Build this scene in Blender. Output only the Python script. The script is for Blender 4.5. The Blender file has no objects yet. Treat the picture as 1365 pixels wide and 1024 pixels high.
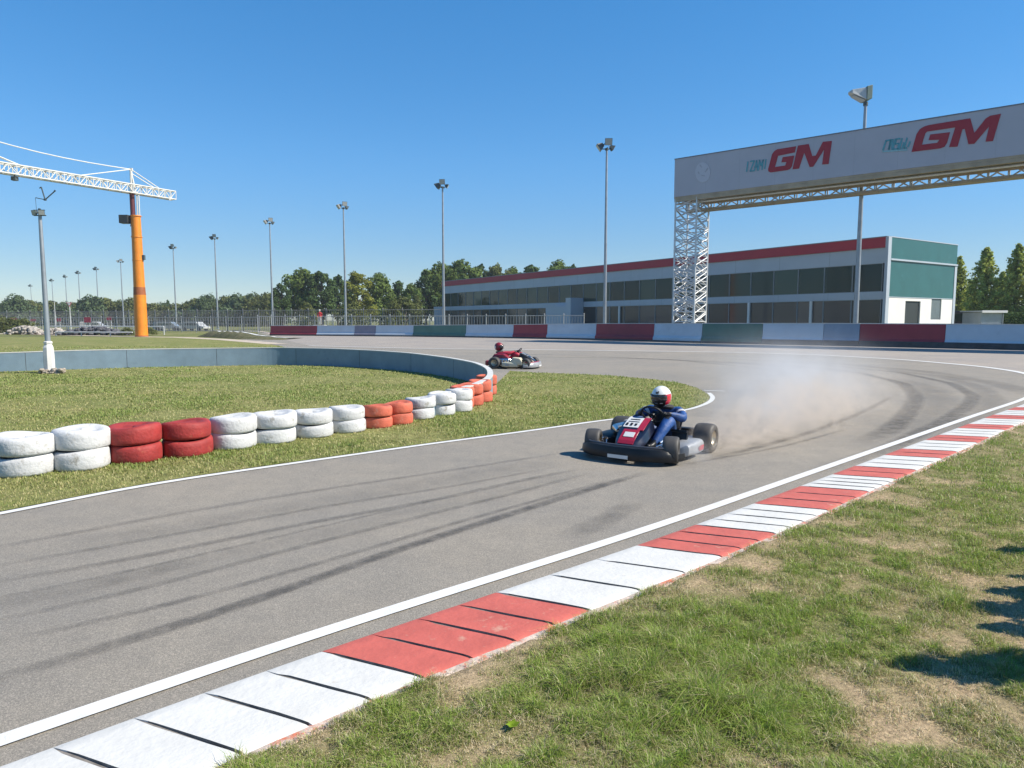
import bpy, bmesh, math, random
import numpy as np
from mathutils import Vector, Matrix, noise as mnoise
random.seed(7); rng = np.random.default_rng(11)
S = bpy.context.scene
C = bpy.data.collections.new('Collection'); S.collection.children.link(C)
PI = math.pi; R = math.radians

# ------------------------------------------------------------------ camera maths
F, H, HOR = 911.0, 1.75, 427.0
PITCH = math.atan((512 - HOR) / F)
def ray(px, py):
    a, b = (px - 682.5) / F, (512 - py) / F
    return Vector((a, math.cos(PITCH) + math.sin(PITCH) * b, -math.sin(PITCH) + math.cos(PITCH) * b))
def G(px, py, z=0.0):
    r = ray(px, py); t = (z - H) / r.z
    return Vector((r.x * t, r.y * t, z))
def at(px, py, D):
    r = ray(px, py); t = D / r.y
    return Vector((r.x * t, D, H + r.z * t))

# ------------------------------------------------------------------ materials
def nd(nt, typ, **kw):
    n = nt.nodes.new(typ)
    for k, v in kw.items():
        if hasattr(n, k): setattr(n, k, v)
        else: n.inputs[k].default_value = v
    return n
def newmat(name):
    m = bpy.data.materials.new(name); m.use_nodes = True
    nt = m.node_tree; p = nt.nodes['Principled BSDF']
    return m, nt, p
def col4(c): return (c[0], c[1], c[2], 1.0)
MATS = {}
def M(name, c, rough=.6, metal=0.0, var=.18, scale=6.0, bump=0.0, bscale=40.0, c2=None, thr=None, coat=0.0, spec=.5):
    """paint/metal/plastic with noise variation in object space"""
    if name in MATS: return MATS[name]
    m, nt, p = newmat(name)
    tc = nd(nt, 'ShaderNodeTexCoord')
    n = nd(nt, 'ShaderNodeTexNoise', Scale=scale, Detail=6.0, Roughness=.62)
    nt.links.new(tc.outputs['Object'], n.inputs['Vector'])
    cr = nd(nt, 'ShaderNodeValToRGB')
    a = [max(0, x * (1 - var)) for x in c]; b = [min(1, x * (1 + var)) for x in c]
    cr.color_ramp.elements[0].position = .3; cr.color_ramp.elements[1].position = .7
    cr.color_ramp.elements[0].color = col4(a); cr.color_ramp.elements[1].color = col4(b)
    nt.links.new(n.outputs['Fac'], cr.inputs['Fac'])
    out = cr.outputs['Color']
    if c2 is not None:      # worn / dirty patches of their own shape
        n2 = nd(nt, 'ShaderNodeTexNoise', Scale=scale * 1.7, Detail=8.0, Roughness=.7)
        nt.links.new(tc.outputs['Object'], n2.inputs['Vector'])
        r2 = nd(nt, 'ShaderNodeValToRGB')
        t = thr or .6
        r2.color_ramp.elements[0].position = t; r2.color_ramp.elements[1].position = t + .12
        nt.links.new(n2.outputs['Fac'], r2.inputs['Fac'])
        mx = nd(nt, 'ShaderNodeMixRGB'); mx.inputs['Color2'].default_value = col4(c2)
        nt.links.new(r2.outputs['Color'], mx.inputs['Fac']); nt.links.new(out, mx.inputs['Color1'])
        out = mx.outputs['Color']
    nt.links.new(out, p.inputs['Base Color'])
    p.inputs['Roughness'].default_value = rough; p.inputs['Metallic'].default_value = metal
    p.inputs['Specular IOR Level'].default_value = spec
    if coat: p.inputs['Coat Weight'].default_value = coat; p.inputs['Coat Roughness'].default_value = .08
    if bump:
        nb = nd(nt, 'ShaderNodeTexNoise', Scale=bscale, Detail=4.0)
        nt.links.new(tc.outputs['Object'], nb.inputs['Vector'])
        bp = nd(nt, 'ShaderNodeBump', Strength=bump, Distance=.02)
        nt.links.new(nb.outputs['Fac'], bp.inputs['Height']); nt.links.new(bp.outputs['Normal'], p.inputs['Normal'])
    MATS[name] = m
    return m

def asphalt(name, dark, light, warm):
    m, nt, p = newmat(name)
    tc = nd(nt, 'ShaderNodeTexCoord')
    L = nt.links.new
    fine = nd(nt, 'ShaderNodeTexNoise', Scale=165.0, Detail=3.0, Roughness=.8)
    vor = nd(nt, 'ShaderNodeTexVoronoi', Scale=170.0)
    big = nd(nt, 'ShaderNodeTexNoise', Scale=.35, Detail=7.0, Roughness=.65)
    mid = nd(nt, 'ShaderNodeTexNoise', Scale=3.0, Detail=6.0, Roughness=.7)
    for n in (fine, vor, big, mid): L(tc.outputs['Object'], n.inputs['Vector'])
    r1 = nd(nt, 'ShaderNodeValToRGB')
    r1.color_ramp.elements[0].position = .36; r1.color_ramp.elements[1].position = .66
    r1.color_ramp.elements[0].color = col4(dark); r1.color_ramp.elements[1].color = col4(light)
    L(fine.outputs['Fac'], r1.inputs['Fac'])
    # pale stone chips
    r2 = nd(nt, 'ShaderNodeValToRGB')
    r2.color_ramp.elements[0].position = .80; r2.color_ramp.elements[1].position = .86
    vs = nd(nt, 'ShaderNodeSeparateColor'); L(vor.outputs['Color'], vs.inputs[0]); L(vs.outputs[0], r2.inputs['Fac'])
    mx = nd(nt, 'ShaderNodeMixRGB'); mx.inputs['Color2'].default_value = (.52, .46, .39, 1)
    ml = nd(nt, 'ShaderNodeMath', operation='MULTIPLY'); ml.inputs[1].default_value = .32
    L(r2.outputs['Color'], ml.inputs[0]); L(ml.outputs[0], mx.inputs['Fac']); L(r1.outputs['Color'], mx.inputs['Color1'])
    # large tone patches (dust / wear)
    r3 = nd(nt, 'ShaderNodeValToRGB')
    r3.color_ramp.elements[0].position = .3; r3.color_ramp.elements[1].position = .72
    r3.color_ramp.elements[0].color = (.80, .82, .86, 1); r3.color_ramp.elements[1].color = col4(warm)
    L(big.outputs['Fac'], r3.inputs['Fac'])
    m2 = nd(nt, 'ShaderNodeMixRGB', blend_type='MULTIPLY'); m2.inputs['Fac'].default_value = 1
    L(mx.outputs['Color'], m2.inputs['Color1']); L(r3.outputs['Color'], m2.inputs['Color2'])
    r4 = nd(nt, 'ShaderNodeValToRGB')
    r4.color_ramp.elements[0].position = .25; r4.color_ramp.elements[1].position = .75
    r4.color_ramp.elements[0].color = (.86, .86, .87, 1); r4.color_ramp.elements[1].color = (1.08, 1.07, 1.05, 1)
    L(mid.outputs['Fac'], r4.inputs['Fac'])
    m3 = nd(nt, 'ShaderNodeMixRGB', blend_type='MULTIPLY'); m3.inputs['Fac'].default_value = 1
    L(m2.outputs['Color'], m3.inputs['Color1']); L(r4.outputs['Color'], m3.inputs['Color2'])
    L(m3.outputs['Color'], p.inputs['Base Color'])
    p.inputs['Roughness'].default_value = .85; p.inputs['Specular IOR Level'].default_value = .25
    bp = nd(nt, 'ShaderNodeBump', Strength=.55, Distance=.006)
    L(fine.outputs['Fac'], bp.inputs['Height']); L(bp.outputs['Normal'], p.inputs['Normal'])
    return m

def leafmat(name, c, trans=.35, var=.5, hue=None):
    """foliage: per-face 'tint' attribute picks the leaf's own colour"""
    m = bpy.data.materials.new(name); m.use_nodes = True; nt = m.node_tree
    for n in list(nt.nodes): nt.nodes.remove(n)
    L = nt.links.new
    o = nd(nt, 'ShaderNodeOutputMaterial')
    at_ = nd(nt, 'ShaderNodeAttribute', attribute_name='tint')
    cr = nd(nt, 'ShaderNodeValToRGB')
    els = cr.color_ramp.elements
    els[0].position = 0; els[1].position = 1
    els[0].color = col4([x * (1 - var) for x in c]); els[1].color = col4([x * (1 + var) for x in (hue or c)])
    L(at_.outputs['Fac'], cr.inputs['Fac'])
    d = nd(nt, 'ShaderNodeBsdfDiffuse'); t = nd(nt, 'ShaderNodeBsdfTranslucent')
    L(cr.outputs['Color'], d.inputs['Color']); L(cr.outputs['Color'], t.inputs['Color'])
    mx = nd(nt, 'ShaderNodeMixShader'); mx.inputs[0].default_value = trans
    L(d.outputs[0], mx.inputs[1]); L(t.outputs[0], mx.inputs[2]); L(mx.outputs[0], o.inputs['Surface'])
    return m

# ------------------------------------------------------------------ object helpers
def tag(o, label=None, cat=None, group=None, kind=None):
    if label: o['label'] = label
    if cat: o['category'] = cat
    if group: o['group'] = group
    if kind: o['kind'] = kind
    return o
def thing(name, label, cat, loc=(0, 0, 0), rz=0.0, group=None):
    o = bpy.data.objects.new(name, None); C.objects.link(o); o.empty_display_size = .2
    o.location = loc; o.rotation_euler = (0, 0, rz)
    return tag(o, label, cat, group)
class MB:
    def __init__(s): s.v = []; s.f = []; s.mi = []; s.cur = 0
    def add(s, vs, fs):
        o = len(s.v); s.v += [tuple(v) for v in vs]
        s.f += [tuple(o + i for i in f) for f in fs]; s.mi += [s.cur] * len(fs); return s
    def box(s, c, d, rot=None):
        vs = []
        for x in (-.5, .5):
            for y in (-.5, .5):
                for z in (-.5, .5):
                    p = Vector((x * d[0], y * d[1], z * d[2]))
                    if rot is not None: p = rot @ p
                    vs.append(p + Vector(c))
        return s.add(vs, [(0, 1, 3, 2), (4, 6, 7, 5), (0, 4, 5, 1), (2, 3, 7, 6), (0, 2, 6, 4), (1, 5, 7, 3)])
    def tube(s, pts, r, n=8, caps=True):
        pts = [Vector(p) for p in pts]; k = len(pts)
        rs = r if isinstance(r, (list, tuple)) else [r] * k
        vs = []; up = None
        for i, p in enumerate(pts):
            t = (pts[min(i + 1, k - 1)] - pts[max(i - 1, 0)])
            if t.length < 1e-9: t = Vector((0, 0, 1))
            t.normalize()
            if up is None:
                up = Vector((0, 0, 1)) if abs(t.z) < .9 else Vector((1, 0, 0))
            a = t.cross(up); a.normalize(); b = a.cross(t); b.normalize(); up = b
            for j in range(n):
                q = 2 * PI * j / n
                vs.append(p + a * math.cos(q) * rs[i] + b * math.sin(q) * rs[i])
        fs = []
        for i in range(k - 1):
            for j in range(n):
                j2 = (j + 1) % n
                fs.append((i * n + j, i * n + j2, (i + 1) * n + j2, (i + 1) * n + j))
        if caps:
            fs.append(tuple(range(n))[::-1]); fs.append(tuple((k - 1) * n + j for j in range(n)))
        return s.add(vs, fs)
    def lathe(s, prof, n=32, mat=None, closed=False):
        """prof: (r, z) pairs round local z; mat: Matrix to place"""
        vs = []; k = len(prof)
        for r, z in prof:
            for j in range(n):
                q = 2 * PI * j / n; p = Vector((r * math.cos(q), r * math.sin(q), z))
                vs.append(mat @ p if mat is not None else p)
        fs = []
        for i in range(k if closed else k - 1):
            i2 = (i + 1) % k
            for j in range(n):
                j2 = (j + 1) % n
                fs.append((i * n + j, i * n + j2, i2 * n + j2, i2 * n + j))
        return s.add(vs, fs)
    def loft(s, rings, caps=True):
        n = len(rings[0]); vs = [p for r in rings for p in r]; fs = []
        for i in range(len(rings) - 1):
            for j in range(n):
                j2 = (j + 1) % n
                fs.append((i * n + j, i * n + j2, (i + 1) * n + j2, (i + 1) * n + j))
        if caps:
            fs.append(tuple(range(n))[::-1]); fs.append(tuple((len(rings) - 1) * n + j for j in range(n)))
        return s.add(vs, fs)
    def prism(s, poly, o, ax, ay, depth):
        """polygon (2-D) in the plane o + x*ax + y*ay, thickness along ax x ay"""
        o, ax, ay = Vector(o), Vector(ax), Vector(ay); nz = ax.cross(ay).normalized() * depth
        vs = [o + ax * x + ay * y for x, y in poly]; n = len(vs)
        vs = vs + [v + nz for v in vs]
        fs = [tuple(range(n))[::-1], tuple(range(n, 2 * n))]
        fs += [(i, (i + 1) % n, n + (i + 1) % n, n + i) for i in range(n)]
        return s.add(vs, fs)
    def truss(s, a, b, up, side, h, w, bays, r, n=4, rd=None):
        """box lattice from a to b; a,b = centre line of the lower face"""
        a, b, up, side = Vector(a), Vector(b), Vector(up), Vector(side); rd = rd or r * .6
        cs = [side * (-w / 2), side * (w / 2), side * (w / 2) + up * h, side * (-w / 2) + up * h]
        for c in cs: s.tube([a + c, b + c], r, n)
        for i in range(bays + 1):
            p = a.lerp(b, i / bays)
            for k in range(4): s.tube([p + cs[k], p + cs[(k + 1) % 4]], rd, n, False)
            if i < bays:
                q = a.lerp(b, (i + 1) / bays)
                for k in range(4):
                    k2 = (k + 1) % 4
                    if (i + k) % 2: s.tube([p + cs[k], q + cs[k2]], rd, n, False)
                    else: s.tube([p + cs[k2], q + cs[k]], rd, n, False)
        return s
    def build(s, name, mats, parent=None, smooth=False, label=None, bevel=0, sub=0):
        me = bpy.data.meshes.new(name); me.from_pydata(s.v, [], s.f); me.update()
        bm = bmesh.new(); bm.from_mesh(me); bmesh.ops.recalc_face_normals(bm, faces=bm.faces); bm.to_mesh(me); bm.free()
        for m in (mats if isinstance(mats, (list, tuple)) else [mats]): me.materials.append(m)
        if any(s.mi): me.polygons.foreach_set('material_index', s.mi)
        if smooth:
            me.polygons.foreach_set('use_smooth', [True] * len(me.polygons))
            if smooth != 'full':
                try: me.set_sharp_from_angle(angle=R(40))
                except Exception: pass
        o = bpy.data.objects.new(name, me); C.objects.link(o)
        if parent is not None: o.parent = parent
        if label: o['label'] = label
        if bevel:
            b = o.modifiers.new('bevel', 'BEVEL'); b.width = bevel; b.segments = 2; b.limit_method = 'ANGLE'
        if sub:
            d = o.modifiers.new('sub', 'SUBSURF'); d.levels = sub; d.render_levels = sub
        return o
def copy_tree(o, parent=None):
    c = o.copy(); C.objects.link(c)
    if parent is not None: c.parent = parent
    for ch in [x for x in C.objects if x.parent == o]: copy_tree(ch, c)
    return c
def sheet(name, pts, z, mat, kind='structure', label=None, cat=None):
    bm = bmesh.new()
    vs = [bm.verts.new((p[0], p[1], z)) for p in pts]
    es = [bm.edges.new((vs[i], vs[(i + 1) % len(vs)])) for i in range(len(vs))]
    bmesh.ops.triangle_fill(bm, edges=es, use_beauty=True)
    for f in bm.faces:
        if f.normal.z < 0: f.normal_flip()
    me = bpy.data.meshes.new(name); bm.to_mesh(me); bm.free(); me.materials.append(mat)
    o = bpy.data.objects.new(name, me); C.objects.link(o)
    return tag(o, label, cat, None, kind)
def smoothline(pts, step=.25, it=3):
    """resample a rough world polyline evenly and smooth it"""
    P = np.array([(p[0], p[1]) for p in pts], float)
    def resamp(P, st):
        d = np.r_[0, np.cumsum(np.hypot(*np.diff(P, axis=0).T))]
        n = max(2, int(d[-1] / st)); t = np.linspace(0, d[-1], n)
        return np.c_[np.interp(t, d, P[:, 0]), np.interp(t, d, P[:, 1])]
    Q = resamp(P, step)
    for _ in range(it):
        w = np.array([1, 4, 6, 4, 1]) / 16.0
        E = np.vstack([2 * Q[0] - Q[2], 2 * Q[0] - Q[1], Q, 2 * Q[-1] - Q[-2], 2 * Q[-1] - Q[-3]])
        N = sum(w[k] * E[k:k + len(Q)] for k in range(5)); N[0] = Q[0]; N[-1] = Q[-1]; Q = N
    return resamp(Q, step)
def offset(P, d):
    """to the right of travel by d"""
    t = np.gradient(P, axis=0); t /= np.linalg.norm(t, axis=1)[:, None]
    return P + np.c_[t[:, 1], -t[:, 0]] * d
def strip_mesh(A, B, z, mb):
    n = len(A)
    vs = [(A[i][0], A[i][1], z) for i in range(n)] + [(B[i][0], B[i][1], z) for i in range(n)]
    return mb.add(vs, [(i, n + i, n + i + 1, i + 1) for i in range(n - 1)])
def inside(poly, X, Y):
    poly = np.asarray(poly); r = np.zeros(len(X), bool); j = len(poly) - 1
    for i in range(len(poly)):
        xi, yi = poly[i]; xj, yj = poly[j]
        c = ((yi > Y) != (yj > Y)) & (X < (xj - xi) * (Y - yi) / (yj - yi + 1e-12) + xi)
        r ^= c; j = i
    return r
# numpy value noise
_perm = rng.random((256, 256))
def vnoise(X, Y, s):
    x = X * s; y = Y * s; xi = np.floor(x).astype(int); yi = np.floor(y).astype(int)
    fx = x - xi; fy = y - yi; fx = fx * fx * (3 - 2 * fx); fy = fy * fy * (3 - 2 * fy)
    g = lambda a, b: _perm[a % 256, b % 256]
    return (g(xi, yi) * (1 - fx) + g(xi + 1, yi) * fx) * (1 - fy) + (g(xi, yi + 1) * (1 - fx) + g(xi + 1, yi + 1) * fx) * fy
def fbm(X, Y, s): return .5 * vnoise(X, Y, s) + .27 * vnoise(X + 37, Y + 11, s * 2.3) + .15 * vnoise(X + 5, Y + 71, s * 5.1) + .08 * vnoise(X + 9, Y + 3, s * 11)

# ------------------------------------------------------------------ world, sun, camera
AZ = math.atan2(1.0, -0.16); EL = R(43)       # azimuth clockwise from +Y
SUN = Vector((math.sin(AZ) * math.cos(EL), math.cos(AZ) * math.cos(EL), math.sin(EL)))
W = bpy.data.worlds.new('World'); S.world = W; W.use_nodes = True
nt = W.node_tree; bg = nt.nodes['Background']
sky = nt.nodes.new('ShaderNodeTexSky'); sky.sky_type = 'NISHITA'; sky.sun_disc = False
sky.sun_elevation = EL; sky.sun_rotation = AZ; sky.air_density = .85; sky.dust_density = .0; sky.ozone_density = 4.0; sky.altitude = 100
hs = nt.nodes.new('ShaderNodeHueSaturation'); hs.inputs['Saturation'].default_value = 1.68; hs.inputs['Value'].default_value = 1.25; hs.inputs['Hue'].default_value = .504
gm = nt.nodes.new('ShaderNodeGamma'); gm.inputs['Gamma'].default_value = .60; nt.links.new(sky.outputs[0], gm.inputs['Color']); nt.links.new(gm.outputs[0], hs.inputs['Color']); tcw = nt.nodes.new('ShaderNodeTexCoord'); sx = nt.nodes.new('ShaderNodeSeparateXYZ'); nt.links.new(tcw.outputs['Generated'], sx.inputs[0]); mr = nt.nodes.new('ShaderNodeMapRange'); mr.interpolation_type = 'SMOOTHSTEP'; mr.inputs[1].default_value = -.02; mr.inputs[2].default_value = .24; mr.inputs[3].default_value = .66; mr.inputs[4].default_value = 1.0; nt.links.new(sx.outputs[2], mr.inputs[0])
ml_ = nt.nodes.new('ShaderNodeMixRGB'); ml_.blend_type = 'MULTIPLY'; ml_.inputs['Fac'].default_value = 1; nt.links.new(hs.outputs[0], ml_.inputs['Color1']); nt.links.new(mr.outputs[0], ml_.inputs['Color2']); nt.links.new(ml_.outputs[0], bg.inputs['Color']); bg.inputs['Strength'].default_value = .15
sl = bpy.data.lights.new('sun', 'SUN'); sl.energy = 4.8; sl.angle = R(.53); sl.color = (1, .925, .80)
so = bpy.data.objects.new('sun', sl); C.objects.link(so); so.rotation_euler = (-SUN).to_track_quat('-Z', 'Y').to_euler(); so.location = (30, -5, 40)
cam = bpy.data.cameras.new('camera'); co = bpy.data.objects.new('camera', cam); C.objects.link(co); S.camera = co
cam.sensor_width = 36; cam.lens = 36 * F / 1365; cam.clip_end = 5000; cam.clip_start = .05
co.location = (0, 0, H); co.rotation_euler = (PI / 2 - PITCH, 0, 0)
S.view_settings.view_transform = 'Standard'; S.view_settings.look = 'None'; S.view_settings.gamma = 1; S.view_settings.exposure = .79
S.cycles.use_denoising = True; S.cycles.max_bounces = 6; S.cycles.volume_bounces = 1; S.cycles.transparent_max_bounces = 12
S.cycles.volume_step_rate = 1.0

# ------------------------------------------------------------------ lines that lay the place out
RLpx = [(-120, 1032), (0, 989), (205, 919), (410, 850), (513, 817), (700, 759), (803, 727), (896, 696), (1075, 633), (1178, 597), (1301, 554), (1365, 533)]
rl = [G(*p) for p in RLpx]
rl = [rl[0] + (rl[0] - rl[2]).normalized() * 5] + rl + [Vector((13.6, 17.4, 0)), Vector((15.8, 20.2, 0)), Vector((17.2, 23.1, 0))]
rl += [G(*p) for p in [(1309, 489), (1207, 480), (1104, 474), (1002, 470.5), (900, 468.8), (755, 467)]] + [Vector((-6, 42.5, 0)), Vector((-14, 47, 0))]
RL = smoothline(rl, .2, 14)
ILpx = [(33, 680), (154, 655), (256, 638), (410, 616), (564, 594), (700, 576), (801, 561.5), (866, 554), (916, 547.5), (937, 541), (948, 535.5), (951, 530), (945, 524.5)]
il = [G(*p) for p in ILpx]
il = [il[0] + (il[0] - il[2]).normalized() * 22] + il
IL = smoothline(il, .12, 6)
BACK = [G(*p) for p in [(928, 517.5), (905, 511), (872, 506.5), (810, 501), (749, 498.5), (715, 497.5), (680, 495)]]
WALLpx = [(-330, 500), (-150, 499), (0, 496), (100, 493), (200, 490), (300, 488), (370, 487), (440, 488.5), (500, 491.5), (550, 496), (600, 503), (636, 511), (652, 520), (655, 529), (646, 537), (632, 541.5), (612, 547), (590, 553), (572, 557)]
WALLh = [.66, .66, .66, .70, .70, .70, .70, .69, .67, .65, .61, .58, .54, .50, .47, .45, .43, .41, .39]
wl = [G(*p) for p in WALLpx]
wl[12] += Vector((.0, .25, 0)); 
WL = smoothline(wl, .2, 8)
wd = np.r_[0, np.cumsum([ (wl[i + 1] - wl[i]).length for i in range(len(wl) - 1)])]
WH = np.interp(np.linspace(0, wd[-1], len(WL)), wd, WALLh)

# ------------------------------------------------------------------ ground sheets
mDirt, nt_, p_ = newmat('ground_grass')
def grass_ground(m, nt, p, c_soil, c_green, c_dry, attr=None, sc=.6):
    L = nt.links.new; tc = nd(nt, 'ShaderNodeTexCoord')
    n1 = nd(nt, 'ShaderNodeTexNoise', Scale=sc, Detail=8.0, Roughness=.65); n2 = nd(nt, 'ShaderNodeTexNoise', Scale=sc * 11, Detail=6.0, Roughness=.75)
    n3 = nd(nt, 'ShaderNodeTexNoise', Scale=60.0, Detail=4.0, Roughness=.8)
    for n in (n1, n2, n3): L(tc.outputs['Object'], n.inputs['Vector'])
    r1 = nd(nt, 'ShaderNodeValToRGB'); r1.color_ramp.elements[0].position = .35; r1.color_ramp.elements[1].position = .65
    r1.color_ramp.elements[0].color = col4(c_green); r1.color_ramp.elements[1].color = col4(c_dry)
    L(n1.outputs['Fac'], r1.inputs['Fac'])
    r2 = nd(nt, 'ShaderNodeValToRGB'); r2.color_ramp.elements[0].position = .3; r2.color_ramp.elements[1].position = .75
    r2.color_ramp.elements[0].color = (.55, .55, .55, 1); r2.color_ramp.elements[1].color = (1.35, 1.35, 1.35, 1)
    L(n2.outputs['Fac'], r2.inputs['Fac'])
    mx = nd(nt, 'ShaderNodeMixRGB', blend_type='MULTIPLY'); mx.inputs['Fac'].default_value = 1
    src = r1.outputs['Color']
    if attr:
        a = nd(nt, 'ShaderNodeAttribute', attribute_name=attr)
        ms = nd(nt, 'ShaderNodeMixRGB'); ms.inputs['Color1'].default_value = col4(c_soil)
        L(a.outputs['Fac'], ms.inputs['Fac']); L(src, ms.inputs['Color2']); src = ms.outputs['Color']
    L(src, mx.inputs['Color1']); L(r2.outputs['Color'], mx.inputs['Color2'])
    r3 = nd(nt, 'ShaderNodeValToRGB'); r3.color_ramp.elements[0].position = .3; r3.color_ramp.elements[1].position = .7
    r3.color_ramp.elements[0].color = (.6, .6, .6, 1); r3.color_ramp.elements[1].color = (1.3, 1.3, 1.3, 1)
    L(n3.outputs['Fac'], r3.inputs['Fac'])
    m4 = nd(nt, 'ShaderNodeMixRGB', blend_type='MULTIPLY'); m4.inputs['Fac'].default_value = 1
    L(mx.outputs['Color'], m4.inputs['Color1']); L(r3.outputs['Color'], m4.inputs['Color2'])
    L(m4.outputs['Color'], p.inputs['Base Color'])
    p.inputs['Roughness'].default_value = .95; p.inputs['Specular IOR Level'].default_value = .1
    bp = nd(nt, 'ShaderNodeBump', Strength=.6, Distance=.03); L(n2.outputs['Fac'], bp.inputs['Height'])
    b2 = nd(nt, 'ShaderNodeBump', Strength=.6, Distance=.01); L(n3.outputs['Fac'], b2.inputs['Height'])
    L(bp.outputs['Normal'], b2.inputs['Normal']); L(b2.outputs['Normal'], p.inputs['Normal'])
grass_ground(mDirt, nt_, p_, (.2, .15, .09), (.13, .155, .045), (.22, .205, .09), sc=.12)
mAsph = asphalt('asphalt', (.150, .140, .123), (.325, .299, .254), (1.06, 1.03, .99))
mTan = asphalt('apron_asphalt', (.225, .20, .178), (.36, .33, .295), (1.05, 1.02, .98))
mLine = M('line_paint', (.58, .58, .565), .7, var=.08, scale=9, c2=(.42, .41, .39), thr=.66, bump=.2, bscale=90)

bpts = [(-1200, -1200), (1200, -1200), (1200, 1200), (-1200, 1200)]
sheet('ground', bpts, 0, mDirt, label='flat rough grassland reaching out to the tree line', cat='ground')

BARpx = [(362, 79, 1.15), (422, 77, 1.17), (560, 73, 1.24), (684, 67, 1.36), (795, 61, 1.48), (934, 53, 1.53), (1097, 47.5, 1.56), (1259, 43, 1.54), (1365, 40, 1.51)]
bar = [(Vector(((x - 682.5) / F * D, D, 0)), h) for x, D, h in BARpx] + [(Vector((46, 28.5, 0)), 1.5)]
BX = np.array([b[0].x for b in bar]); BY = np.array([b[0].y for b in bar]); BHt = np.array([b[1] for b in bar])
# asphalt of the circuit
ki = int(np.argmin(np.hypot(RL[:, 0] - 13.6, RL[:, 1] - 17.4)))
edge = offset(RL, .45)[:ki:4]
tr = [tuple(p) for p in edge] + [(16, 17.5), (30, 22), (48, 27)] + [(b[0].x + .35, b[0].y + .5) for b in bar[::-1]]
tr += [tuple(G(362, 443.5).xy), tuple(G(320, 446).xy), tuple(G(300, 449.5).xy), tuple(G(330, 454).xy), tuple(G(372, 461).xy), (-12, 38), (-5, 26), (-3, 19), (-5, 16.5), (-30, 10), (-60, 3), (-60, -12), (-20, -12)]
sheet('track', tr, .004, mAsph, label='worn grey asphalt race track sweeping round the grass infield', cat='race track')
# paler apron between outer line and barrier
kf = int(np.argmin(np.hypot(RL[:, 0] - 17.2, RL[:, 1] - 23.1)))
ap = [tuple(p) for p in offset(RL, .1)[kf - 30::5]]
ap += [tuple(G(372, 452).xy)] + [(b[0].x, b[0].y + .2) for b in bar] + [(46, 27.5), (30, 22.6)]
sheet('apron', ap, .0075, mTan, label='paler dusty run-off strip below the painted barrier', cat='pavement')
# infield
infield = [tuple(p) for p in offset(IL, -.06)[::3]] + [(b.x, b.y) for b in BACK]
k0 = int(np.argmin(np.hypot(*(WL - np.array(G(655, 524).xy)).T)))
k1 = int(np.argmin(np.hypot(*(WL - np.array(G(440, 488.5).xy)).T)))
infield += [tuple(p) for p in offset(WL, -.12)[k1:k0 - 4:6][::-1]]
infield += [tuple(G(410, 470).xy), tuple(G(372, 461.5).xy), tuple(G(330, 454.5).xy), tuple(G(290, 450.5).xy), tuple(G(200, 449).xy), (-90, 74), (-90, 0)]
mInf, n_, p_ = newmat('infield_turf'); grass_ground(mInf, n_, p_, (.2, .15, .09), (.15, .18, .05), (.25, .235, .095), sc=.5)
sheet('infield', infield, .016, mInf, label='short dry-green grass infield inside the bend', cat='ground')
# dirt strip under the tyre row and dirt path towards the crane
mPath = M('path_dirt', (.42, .35, .28), .95, var=.25, scale=1.5, bump=.5)
pp = smoothline([G(*p) for p in [(-40, 444), (60, 446.5), (190, 449.3), (240, 450), (300, 453), (372, 459)]], .6, 3)
mb = MB(); strip_mesh(offset(pp, -.8), offset(pp, .8), .021, mb); tag(mb.build('path', mPath), 'thin pale dirt path crossing the far grass to the crane foot', 'path', kind='structure')

# painted lines
mb = MB(); ke = len(RL)
w = np.full(len(RL), .052); w[kf - 40:] = np.interp(np.arange(len(w) - kf + 40), [0, 60], [.052, .14])
t_ = offset(RL, 1.0) - RL
strip_mesh(RL - t_ * w[:, None], RL + t_ * w[:, None], .0125, mb)
strip_mesh(offset(IL, -.05), offset(IL, .05), .0125, mb)
e = smoothline([G(938, 521), G(950, 521.6), G(966, 522)], .1, 1); strip_mesh(offset(e, -.05), offset(e, .05), .0125, mb)
tag(mb.build('white_lines', mLine), 'white painted edge lines along both sides of the track', 'road marking', kind='structure')

# rubber marks and one strong dark band
mSk, nt_, p_ = newmat('asphalt_mark_dark')
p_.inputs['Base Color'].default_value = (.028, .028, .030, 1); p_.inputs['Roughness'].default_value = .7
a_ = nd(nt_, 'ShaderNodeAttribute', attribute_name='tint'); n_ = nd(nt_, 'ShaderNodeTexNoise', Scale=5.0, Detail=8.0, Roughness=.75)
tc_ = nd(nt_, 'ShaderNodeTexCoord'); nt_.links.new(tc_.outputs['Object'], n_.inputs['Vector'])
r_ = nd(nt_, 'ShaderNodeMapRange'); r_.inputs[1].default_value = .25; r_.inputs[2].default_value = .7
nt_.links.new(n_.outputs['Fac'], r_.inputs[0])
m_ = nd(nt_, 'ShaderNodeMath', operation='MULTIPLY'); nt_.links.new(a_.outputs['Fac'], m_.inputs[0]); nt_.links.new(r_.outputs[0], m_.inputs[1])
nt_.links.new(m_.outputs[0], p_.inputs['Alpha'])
SKV, SKF, SKA = [], [], []
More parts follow.
